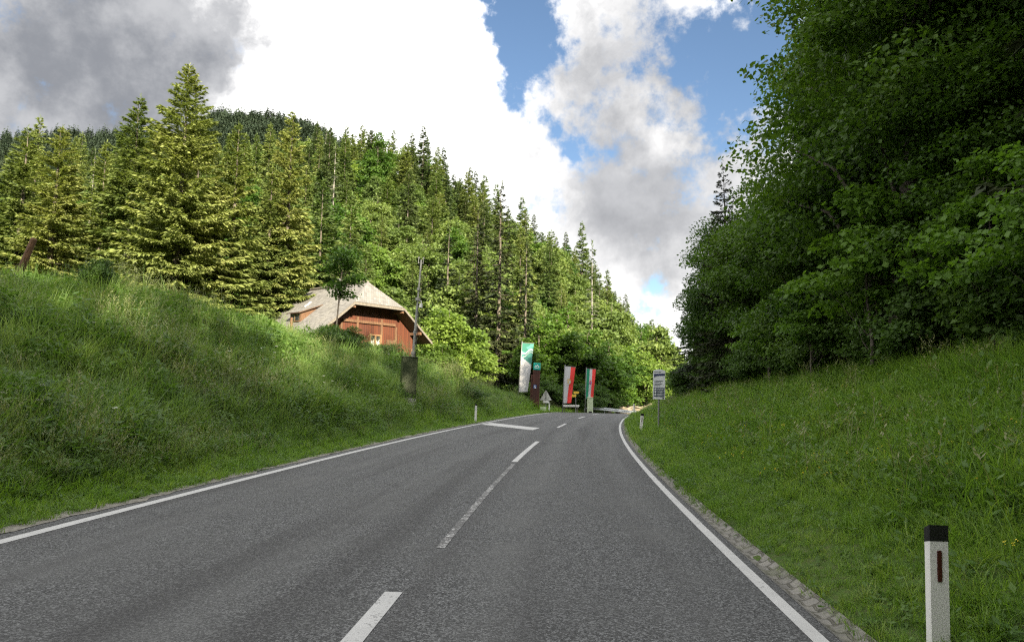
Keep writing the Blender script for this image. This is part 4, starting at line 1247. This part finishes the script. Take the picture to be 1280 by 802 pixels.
# --- triangular sign seen from behind ------------------------------------------------
tx, ty = 3.05, 62.6
tri = empty('warning_sign', (tx, ty, gz(tx, ty)), R(3), 'triangular road sign seen from its grey back, with a small plate below', 'road sign')
mb = MB(); mb.tube([(0, 0, -.3), (0, 0, 1.85)], .035, 8); mb.build('post', M['metal'], tri)
mb = MB()
P3 = [(-.46, 0, .98), (.46, 0, .98), (.50, 0, 1.03), (.04, 0, 1.84), (-.04, 0, 1.84), (-.50, 0, 1.03)]
mb.prism([(x, .045, z) for x, _, z in P3], (0, .02, 0)); mb.box((0, .04, 1.2), (.5, .02, .05)); mb.box((0, .04, 1.5), (.26, .02, .05))
mb.build('panel', M['sign_back'], tri)
mb = MB(); mb.box((0, -.05, .86), (.52, .02, .18), bev=.005); mb.build('plate', M['white_plastic'], tri)
mb = MB(); mb.box((0, 0, .2), (.5, .3, .44), bev=.04)
o = mb.build('stone_trough', M['pale_green'], loc=(2.75, 61.3, gz(2.75, 61.3))); tag(o, 'small pale green trough in the grass in front of the triangular sign', 'trough')

# --- barrier, hiking signs, pale box, guardrail at the bend ----------------------------
b_ = empty('barrier', (5.55, 67.0, gz(5.55, 67.0)), R(2), 'low white barrier rail on two posts between the two striped flags', 'barrier')
mb = MB(); mb.box((.05, 0, .72), (1.5, .08, .20), bev=.01); mb.build('rail', M['white_plastic'], b_)
for x in (-.55, .62):
    mb = MB(); mb.box((x, .06, .2), (.09, .05, 1.2)); mb.build('leg', M['grey_wood'], b_)
hs = empty('hiking_signpost', (5.95, 66.2, gz(5.95, 66.2)), 0, 'thin post with yellow hiking arrow boards between the two striped flags', 'signpost')
mb = MB(); mb.tube([(0, 0, -.3), (0, 0, 2.05)], .035, 8); mb.build('post', M['metal'], hs)
mb = MB(); mb.prism([(-.2, -.04, 1.83), (.24, -.04, 1.83), (.32, -.04, 1.93), (.24, -.04, 2.03), (-.2, -.04, 2.03)], (0, -.02, 0)); mb.build('arrow_board', M['yellow_sign'], hs)
mb = MB(); mb.prism([(.02, -.04, 1.52), (-.42, -.04, 1.52), (-.52, -.04, 1.64), (-.42, -.04, 1.76), (.02, -.04, 1.76)], (0, -.02, 0)); mb.build('arrow_board', M['yellow_sign'], hs)
pb_ = empty('utility_box', (7.15, 65.2, gz(7.15, 65.2)), R(5), 'narrow pale green box under the green white red flag', 'utility box')
mb = MB(); mb.box((0, 0, .72), (.50, .32, 1.50), bev=.05); mb.build('housing', M['pale_green'], pb_)
mb = MB(); mb.box((0, -.165, .15), (.3, .02, .22), bev=.005); mb.build('vent', M['black'], pb_)
mb = MB(); mb.box((0, 0, 1.49), (.54, .36, .06), bev=.02); mb.build('lid', M['pale_green'], pb_)

sr = np.arange(73.5, 108, 2.0)
gx, gy = xy_of(sr, np.full(len(sr), -5.2)); gzv = road_z(sr)
gr = empty('guardrail', (gx[0], gy[0], gzv[0]), 0, 'grey steel guardrail dropping away round the outside of the bend', 'guardrail')
o0 = np.array([gx[0], gy[0], gzv[0]])
mb = MB()
prof = [(0, .78), (.05, .74), (.05, .68), (0, .62), (.05, .56), (.05, .50), (0, .46)]
nx_ = np.interp(sr, CS, CN[:, 0]); ny_ = np.interp(sr, CS, CN[:, 1])
vs = []
for i in range(len(sr)):
    for d, z in prof: vs.append((gx[i] + nx_[i] * d - o0[0], gy[i] + ny_[i] * d - o0[1], gzv[i] + z - o0[2]))
n_ = len(prof)
mb.add(vs, [[i * n_ + k, i * n_ + k + 1, (i + 1) * n_ + k + 1, (i + 1) * n_ + k] for i in range(len(sr) - 1) for k in range(n_ - 1)])
bm_ = mb.build('beam', M['rail_metal'], gr); bm_.modifiers.new('t', 'SOLIDIFY').thickness = .006
for i in range(0, len(sr)):
    mb = MB(); mb.box((gx[i] - nx_[i] * .06 - o0[0], gy[i] - ny_[i] * .06 - o0[1], gzv[i] + .2 - o0[2]), (.08, .08, 1.1)); mb.build('post', M['rail_metal'], gr)

# --- information sign on the right slope -----------------------------------------------
ix, iy = 5.22, 25.6
inf = empty('information_sign', (ix, iy, gz(ix, iy) - .33), R(-6), 'grey and white bus stop style information board on a thin post in the right grass', 'sign')
inf.rotation_euler = (0, R(.8), R(-6))
mb = MB(); mb.tube([(0, 0, -.4), (0, 0, 2.42)], .032, 10); mb.build('post', M['metal'], inf)
bd = MB(); nx0 = 22; arc = [(-.21 + .42 * i / nx0, 2.39 + .045 * math.sin(math.pi * i / nx0)) for i in range(nx0 + 1)]
bd.prism([(-.21, -.05, 1.38), (.21, -.05, 1.38)] + [(x, -.05, z) for x, z in arc[::-1]], (0, .03, 0))
board = bd.build('board', M['pale_print'], inf)
mb = MB(); mb.box((0, -.054, 1.63), (.37, .008, .33)); mb.build('dark_panel', M['slate'], board)
mb = MB()
for z in (1.735, 1.635, 1.535):
    mb.box((-.13, -.0605, z), (.06, .006, .06)); mb.box((.05, -.0605, z + .016), (.22, .006, .017)); mb.box((.03, -.0605, z - .018), (.17, .006, .012))
mb.build('panel_text', M['pale_print'], board)
mb = MB(); mb.prism([(-.18, -.05, 2.15), (-.14, -.05, 2.15), (-.13, -.05, 2.19), (.19, -.05, 2.22), (.19, -.05, 2.29), (-.18, -.05, 2.27)], (0, -.008, 0)); mb.build('bus_picture', M['navy'], board)
mb = MB()
for z, l in ((2.03, .30), (1.98, .24), (1.92, .28), (1.87, .2), (2.345, .24)): mb.box((-.17 + l / 2, -.054, z), (l, .008, .016))
mb.build('text_lines', M['slate'], board)
mb = MB(); mb.box((.14, -.054, 1.42), (.05, .008, .05)); mb.build('corner_mark', M['black'], board)

# --- stakes and fence posts on the left bank --------------------------------------------
st = MB(); st.tube([(0, 0, -.4), (.02, 0, .8), (.035, 0, 1.85)], [.10, .095, .085], 9); st.tube([(.035, 0, 1.85), (.037, 0, 1.89)], [.085, .06], 9)
o = st.build('wooden_stake', M['old_wood'], loc=(-14.0, 19.8, gz(-14.0, 19.8)))
o.rotation_euler = (0, R(18), 0)
tag(o, 'thick brown wooden stake leaning on the crest of the left bank', 'stake')
for x, y, h, r, m, lab in [(-17.6, 37.5, 1.5, .06, 'grey_wood', 'short grey fence stake in the meadow under the tallest spruce'),
                           (-13.1, 36.5, 1.25, .04, 'white_plastic', 'thin pale stake on the bank crest left of the farmhouse roof'),
                           (-14.0, 45.5, 2.6, .09, 'old_wood', 'bare brown post standing in front of the back of the farmhouse roof')]:
    mb = MB(); mb.tube([(0, 0, -.4), (0, 0, h * .5), (.02, 0, h)], [r, r, r * .85], 8)
    o = mb.build('fence_stake', M[m], loc=(x, y, gz(x, y))); tag(o, lab, 'stake')

# --- pale rock face at the outside of the bend ----------------------------------------------
rr_ = np.random.default_rng(3)
nu_, nv_ = 46, 20
sR = np.linspace(82.5, 97, nu_)
U, Vv = np.meshgrid(np.linspace(0, 1, nu_), np.linspace(0, 1, nv_))
bx, by = xy_of(sR, np.full(nu_, -6.4))
hgt = 1.7 * np.sin(np.pi * np.linspace(.04, .96, nu_)) ** .5
nX = -np.interp(sR, CS, CN[:, 0]); nY = -np.interp(sR, CS, CN[:, 1])
rg = rr_.normal(0, .16, (nv_, nu_)) + .35 * np.sin(U * 31 + Vv * 5) * np.sin(Vv * 9 + U * 12)
dep = 1.1 * Vv + rg
V = np.stack([bx[None] + nX[None] * dep, by[None] + nY[None] * dep, road_z(sR)[None] - .5 + (hgt[None] + .5) * Vv + rg * .3], -1).reshape(-1, 3)
i = np.arange(nu_ * nv_).reshape(nv_, nu_)
F = np.stack([i[:-1, :-1], i[:-1, 1:], i[1:, 1:], i[1:, :-1]], -1).reshape(-1, 4)
o = link('rock_face', np_mesh('rock_face', V, F, M['rock'])); o.modifiers.new('t', 'SOLIDIFY').thickness = .5
tag(o, 'pale sunlit rock face at the bend beneath the yellow green trees', 'rock')


# ------------------------------------------------------------------ meadow: scattered tufts
HIDE = bpy.data.collections.new('tuft_shapes')


def tuft(name, seed, n, h, spread, wd, m, bend=.5, seg=3):
    r = np.random.default_rng(seed)
    V = []; F = []
    for i in range(n):
        a = r.uniform(0, 6.28); d = spread * r.random() ** .6
        p = np.array([math.cos(a) * d, math.sin(a) * d, -.03])
        b = a + r.normal(0, .9); L = h * r.uniform(.45, 1.1); bn = bend * r.uniform(.2, 1.3)
        dr = np.array([math.cos(b), math.sin(b), 0]); sd = np.array([-math.sin(b), math.cos(b), 0]); w = wd * r.uniform(.7, 1.3)
        o = len(V)
        for k in range(seg + 1):
            f_ = k / seg
            q = p + dr * (bn * L * f_ ** 1.8) + np.array([0, 0, L * (f_ - .32 * bn * f_ ** 2.2)])
            ww = w * (1 - f_ ** 1.6) * .5 + .0008
            V += [q - sd * ww, q + sd * ww]
        for k in range(seg): F.append([o + 2 * k, o + 2 * k + 1, o + 2 * k + 3, o + 2 * k + 2])
    return np_mesh(name, np.array(V), np.array(F), m)


def stalks(name, seed, n, h, spread, m):
    """bent stalks with feathery seed heads"""
    r = np.random.default_rng(seed); V = []; F = []
    for i in range(n):
        a = r.uniform(0, 6.28); d = spread * r.random() ** .5; p = np.array([math.cos(a) * d, math.sin(a) * d, 0]); b = r.uniform(0, 6.28)
        L = h * r.uniform(.7, 1.15); bn = r.uniform(.1, .5); dr = np.array([math.cos(b), math.sin(b), 0]); sd = np.array([-math.sin(b), math.cos(b), 0])
        pos = lambda f_: p + dr * (bn * L * f_ ** 2) + np.array([0, 0, L * (f_ - .2 * bn * f_ ** 2)])
        o = len(V)
        for k in range(4):
            q = pos(k / 3 * .8); V += [q - sd * .0025, q + sd * .0025]
        for k in range(3): F.append([o + 2 * k, o + 2 * k + 1, o + 2 * k + 3, o + 2 * k + 2])
        for k in range(9):
            q = pos(.76 + .24 * k / 8); aa = r.uniform(0, 6.28); e1 = np.array([math.cos(aa), math.sin(aa), .7]); l = .055 * (1.15 - k / 9)
            e2 = np.cross(e1, [0, 0, 1]); o = len(V)
            V += [q, q + e1 * l * .5 + e2 * .008, q + e1 * l, q + e1 * l * .5 - e2 * .008]; F.append([o, o + 1, o + 2, o + 3])
    return np_mesh(name, np.array(V), np.array(F), m)


def herbs(name, seed, n, h, spread, leaf, m):
    r = np.random.default_rng(seed)
    P = []; D = []
    for i in range(n):
        a = r.uniform(0, 6.28); d = spread * r.random() ** .5
        P.append((math.cos(a) * d, math.sin(a) * d, h * r.random() ** 1.2)); b = r.uniform(0, 6.28); D.append((math.cos(b), math.sin(b), r.uniform(-.2, .7)))
    P = np.array(P); D = norm(np.array(D)); L = leaf * r.uniform(.6, 1.4, n)
    V, F = sprays(P, D, L, L * r.uniform(.3, .5, n), norm(np.cross(D, norm(np.array([0, 0, 1.]) + r.normal(0, .3, (n, 3))))), r, .5)
    return np_mesh(name, V, F, m)


def flowers(name, seed, n, h, spread, size, m, umbel=False):
    r = np.random.default_rng(seed); V = []; F = []; mi = []
    for i in range(n):
        a = r.uniform(0, 6.28); d = spread * r.random() ** .5; x, y = math.cos(a) * d, math.sin(a) * d; z = h * r.uniform(.7, 1.1)
        o = len(V); V += [(x - .002, y, 0), (x + .002, y, 0), (x + .002, y, z), (x - .002, y, z)]; F.append([o, o + 1, o + 2, o + 3]); mi.append(0)
        k = 14 if umbel else 5
        for j in range(k):
            b = 6.28 * j / k + r.uniform(-.2, .2); q = size * (r.random() ** .5 if umbel else .5); c = (x + math.cos(b) * q, y + math.sin(b) * q, z + r.uniform(-.01, .01))
            w_ = size * (.26 if umbel else .38); o = len(V)
            V += [(c[0] - w_, c[1] - w_, c[2]), (c[0] + w_, c[1] - w_, c[2] + .004), (c[0] + w_, c[1] + w_, c[2]), (c[0] - w_, c[1] + w_, c[2] + .004)]; F.append([o, o + 1, o + 2, o + 3]); mi.append(1)
    return np_mesh(name, np.array(V), np.array(F), [M['stem'], m], mi=mi)


def scatter(name, meshes, P, rot, scl, idx, label=None, cat=None):
    """one object of many tufts: points carry rotation, scale and shape index"""
    col = bpy.data.collections.new(name + '_shapes')
    for i, me in enumerate(meshes):
        o = bpy.data.objects.new('%s_shape_%d' % (name, i), me); col.objects.link(o)
    me = bpy.data.meshes.new(name)
    me.vertices.add(len(P)); me.vertices.foreach_set('co', np.ascontiguousarray(P, np.float32).ravel())
    for nm, typ, key, dat in (('rot', 'FLOAT_VECTOR', 'vector', rot), ('scl', 'FLOAT', 'value', scl)):
        a = me.attributes.new(nm, typ, 'POINT'); a.data.foreach_set(key, np.ascontiguousarray(dat, np.float32).ravel())
    a = me.attributes.new('idx', 'INT', 'POINT'); a.data.foreach_set('value', np.ascontiguousarray(idx, np.int32))
    o = link(name, me)
    g = bpy.data.node_groups.new(name, 'GeometryNodeTree')
    g.interface.new_socket('Geometry', in_out='INPUT', socket_type='NodeSocketGeometry')
    g.interface.new_socket('Geometry', in_out='OUTPUT', socket_type='NodeSocketGeometry')
    gi = g.nodes.new('NodeGroupInput'); go = g.nodes.new('NodeGroupOutput'); ip = g.nodes.new('GeometryNodeInstanceOnPoints'); ci = g.nodes.new('GeometryNodeCollectionInfo')
    ci.inputs['Collection'].default_value = col; ci.inputs['Separate Children'].default_value = True; ci.inputs['Reset Children'].default_value = True
    ip.inputs['Pick Instance'].default_value = True

    def attr(nm, typ):
        n = g.nodes.new('GeometryNodeInputNamedAttribute'); n.data_type = typ; n.inputs['Name'].default_value = nm
        return n.outputs['Attribute']
    g.links.new(gi.outputs[0], ip.inputs['Points']); g.links.new(ci.outputs[0], ip.inputs['Instance'])
    g.links.new(attr('idx', 'INT'), ip.inputs['Instance Index']); g.links.new(attr('rot', 'FLOAT_VECTOR'), ip.inputs['Rotation']); g.links.new(attr('scl', 'FLOAT'), ip.inputs['Scale'])
    g.links.new(ip.outputs[0], go.inputs[0])
    md = o.modifiers.new('scatter', 'NODES'); md.node_group = g
    return tag(o, label, cat, kind='stuff')


def sow(s0, s1, t0, t1, dens, seed, keep=None):
    """random points in road coordinates, dens(distance) per square metre"""
    r = np.random.default_rng(seed)
    dmax = dens(np.array([0.0]))[0]
    n = int((s1 - s0) * (t1 - t0) * dmax)
    s = r.uniform(s0, s1, n); t = r.uniform(t0, t1, n)
    x, y = xy_of(s, t); d = np.hypot(x, y)
    k = r.random(n) < dens(d) / dmax
    if keep is not None: k &= keep(s, t, x, y, r)
    s, t, x, y, d = s[k], t[k], x[k], y[k], d[k]
    z = ground_z(x, y, (s, t))
    return np.stack([x, y, z], 1), d, s, t, r


def rots(r, n, tilt=.15):
    return np.stack([r.normal(0, tilt, n), r.normal(0, tilt, n), r.uniform(0, 6.28, n)], 1)


def tc_(s): return np.interp(s, CR_S, CR_T)


# tall meadow on the left bank
den = lambda d: 55 * np.clip(1.25 - d / 34, .16, 1)
P, d, s, t, r = sow(1, 70, -24, -5.1, den, 1, lambda s, t, x, y, r: (-t < tc_(s) + np.where(s < 45, 4, 1.5)) & (y > 2) & ((np.hypot(x + 4.6, y - 33.0) > 1.0) | (r.random(len(x)) < .12)))
P[:, 2] -= .02
edge = sstep(-t, 5.0, 6.6)
sc = (.40 + .50 * edge) * r.uniform(.65, 1.2, len(P)) * (1 + .012 * d) * np.where(s > 48, .72, 1.0) * (1 + .28 * lump(P[:, 0] * 1.1, P[:, 1] * .9))
kind_ = r.random(len(P)) + .16 * lump(P[:, 0] * .8 + 3, P[:, 1] * .8)
scatter('meadow_grass', [tuft('tall_tuft', 1, 26, .72, .20, .011, M['grass_tall'], .55, 4), tuft('tall_tuft', 2, 22, .85, .18, .012, M['grass_tall'], .8, 4), tuft('tall_tuft', 3, 24, .62, .24, .014, M['grass_tall'], .7, 4),
                         herbs('herb_tuft', 4, 60, .48, .24, .11, M['herb']), stalks('seed_stalks', 5, 12, .95, .25, M['straw'])],
        P, rots(r, len(P), .2), sc, np.digitize(kind_, [.27, .50, .66, .965]), 'tall uncut meadow grass with pale seed heads covering the left bank', 'grass')
# short grass: verge on the left and the slope on the right
den = lambda d: 210 * np.clip(1.15 - d / 22, .13, 1)
P1, d1, s1, t1, r = sow(.5, 72, -5.9, -4.33, den, 2, lambda s, t, x, y, r: y > 3)
P2, d2, s2, t2, r2 = sow(0, 58, 3.09, 10.8, den, 3, lambda s, t, x, y, r: y > 1.5)
P = np.concatenate([P1, P2]); d = np.concatenate([d1, d2]); tt = np.concatenate([t1, t2])
e_ = np.where(tt > 0, .62 + .6 * sstep(tt, 3.4, 5.2) + .35 * sstep(tt, 7.5, 10), .55 + .4 * sstep(-tt, 4.4, 5.6))
sc = e_ * r.uniform(.6, 1.3, len(P)) * (1 + .022 * d) * (1 + .22 * lump(P[:, 0] * 1.2 + 5, P[:, 1] * .9))
scatter('slope_grass', [tuft('short_tuft', 11, 26, .19, .11, .006, M['grass_short'], .7, 3), tuft('short_tuft', 12, 24, .24, .10, .007, M['grass_short'], .9, 3), tuft('short_tuft', 13, 22, .15, .13, .006, M['grass_short'], .6, 3),
                        herbs('low_herb', 14, 22, .10, .10, .07, M['herb'])], P, rots(r, len(P), .2), sc, r.choice(4, len(P), p=[.32, .28, .24, .16]), 'short green grass on the right slope and along the verge', 'grass')
den = lambda d: 26 * np.clip(1.1 - d / 40, .35, 1)
P, d, s, t, r = sow(2, 50, 4.3, 10.5, den, 4)
scatter('slope_herbs', [herbs('broad_herb', 21, 34, .16, .16, .085, M['herb']), herbs('broad_herb', 22, 50, .24, .2, .07, M['herb']), tuft('long_tuft', 23, 20, .5, .14, .008, M['grass_short'], .8, 4), stalks('pale_stalks', 24, 5, .6, .2, M['straw'])],
        P, rots(r, len(P), .15), r.uniform(.6, 1.5, len(P)), r.choice(4, len(P), p=[.36, .36, .21, .07]), 'broad leaved herbs growing in the right slope', 'herbs')
den = lambda d: 9 * np.clip(1.2 - d / 30, .4, 1)
P, d, s, t, r = sow(2, 40, 4.0, 9.8, den, 5, lambda s, t, x, y, r: (np.sin(x * 1.7) * np.sin(y * .9 + 1) + r.normal(0, .5, len(x))) > .2)
scatter('buttercups', [flowers('buttercup', 31, 4, .20, .25, .013, M['yellow']), flowers('buttercup', 32, 2, .26, .2, .015, M['yellow'])], P, rots(r, len(P), .1), r.uniform(.7, 1.2, len(P)), r.integers(0, 2, len(P)), 'small yellow flowers dotted over the right slope', 'flowers')
den = lambda d: .42 * np.clip(1.2 - d / 50, .35, 1)
P, d, s, t, r = sow(6, 60, -15, -6, den, 6, lambda s, t, x, y, r: -t < tc_(s))
scatter('white_umbels', [flowers('umbel', 41, 1, .95, .05, .055, M['white_flower'], True), flowers('umbel', 42, 3, .85, .3, .04, M['white_flower'], True)], P, rots(r, len(P), .1), r.uniform(.8, 1.1, len(P)), r.integers(0, 2, len(P)), 'white umbel flowers standing in the left meadow', 'flowers')

# undergrowth between the trees of the hillside and under the right wood
r = np.random.default_rng(9)
n = 2600
q = hill_at(r.uniform(.1, 1, n), r.uniform(0, 1, n) ** 1.1)
bushm = [PROTOS['beech3'].children[1].data if PROTOS['beech3'].children[1].name.startswith('crown') else PROTOS['beech3'].children[0].data]
cm1 = broadleaf('under1', 141, 3.2, 2.6, M['leaf'], M['bark'], 900, .6, .0, 26, .9)[0]
cm2 = broadleaf('under2', 142, 4.5, 2.4, M['shrub'], M['bark'], 900, .6, .0, 26, .9)[0]
scatter('hillside_undergrowth', [cm1, cm2], q, rots(r, n, .05), r.uniform(.7, 1.3, n), r.integers(0, 2, n), 'bushy undergrowth between the trees of the hillside', 'undergrowth')
n = 420
ss, tt = r.uniform(-5, 62, n), r.uniform(10.2, 34, n)
x, y = xy_of(ss, tt)
cm3 = broadleaf('under3', 143, 1.6, 1.4, M['shrub'], M['bark'], 3000, .15, .0, 26, .5)[0]
scatter('wood_undergrowth', [cm3], np.stack([x, y, ground_z(x, y) - .1], 1), rots(r, n, .05), r.uniform(.6, 1.5, n), np.zeros(n), 'low undergrowth beneath the trees of the right wood', 'undergrowth')
# far wood on the ridge; cloud shadow is put into its needle colour
n = 6500
u = r.uniform(0.08, 1, n); v = np.clip(1 - np.abs(r.normal(0, .28, n)), .3, 1)
q = far_at(u, v)
fs = [spruce_mesh('far_spruce', 151 + i, 19, 3.6, M['far_forest'], 50, 8, 2.6, base=.05, ragged=.4) for i in range(3)]
scatter('far_forest', fs, q - np.array([0, 0, 1.0]), rots(r, n, .02), r.uniform(.55, 1.15, n), r.integers(0, 3, n), 'dark spruce forest covering the distant hilltop', 'forest')
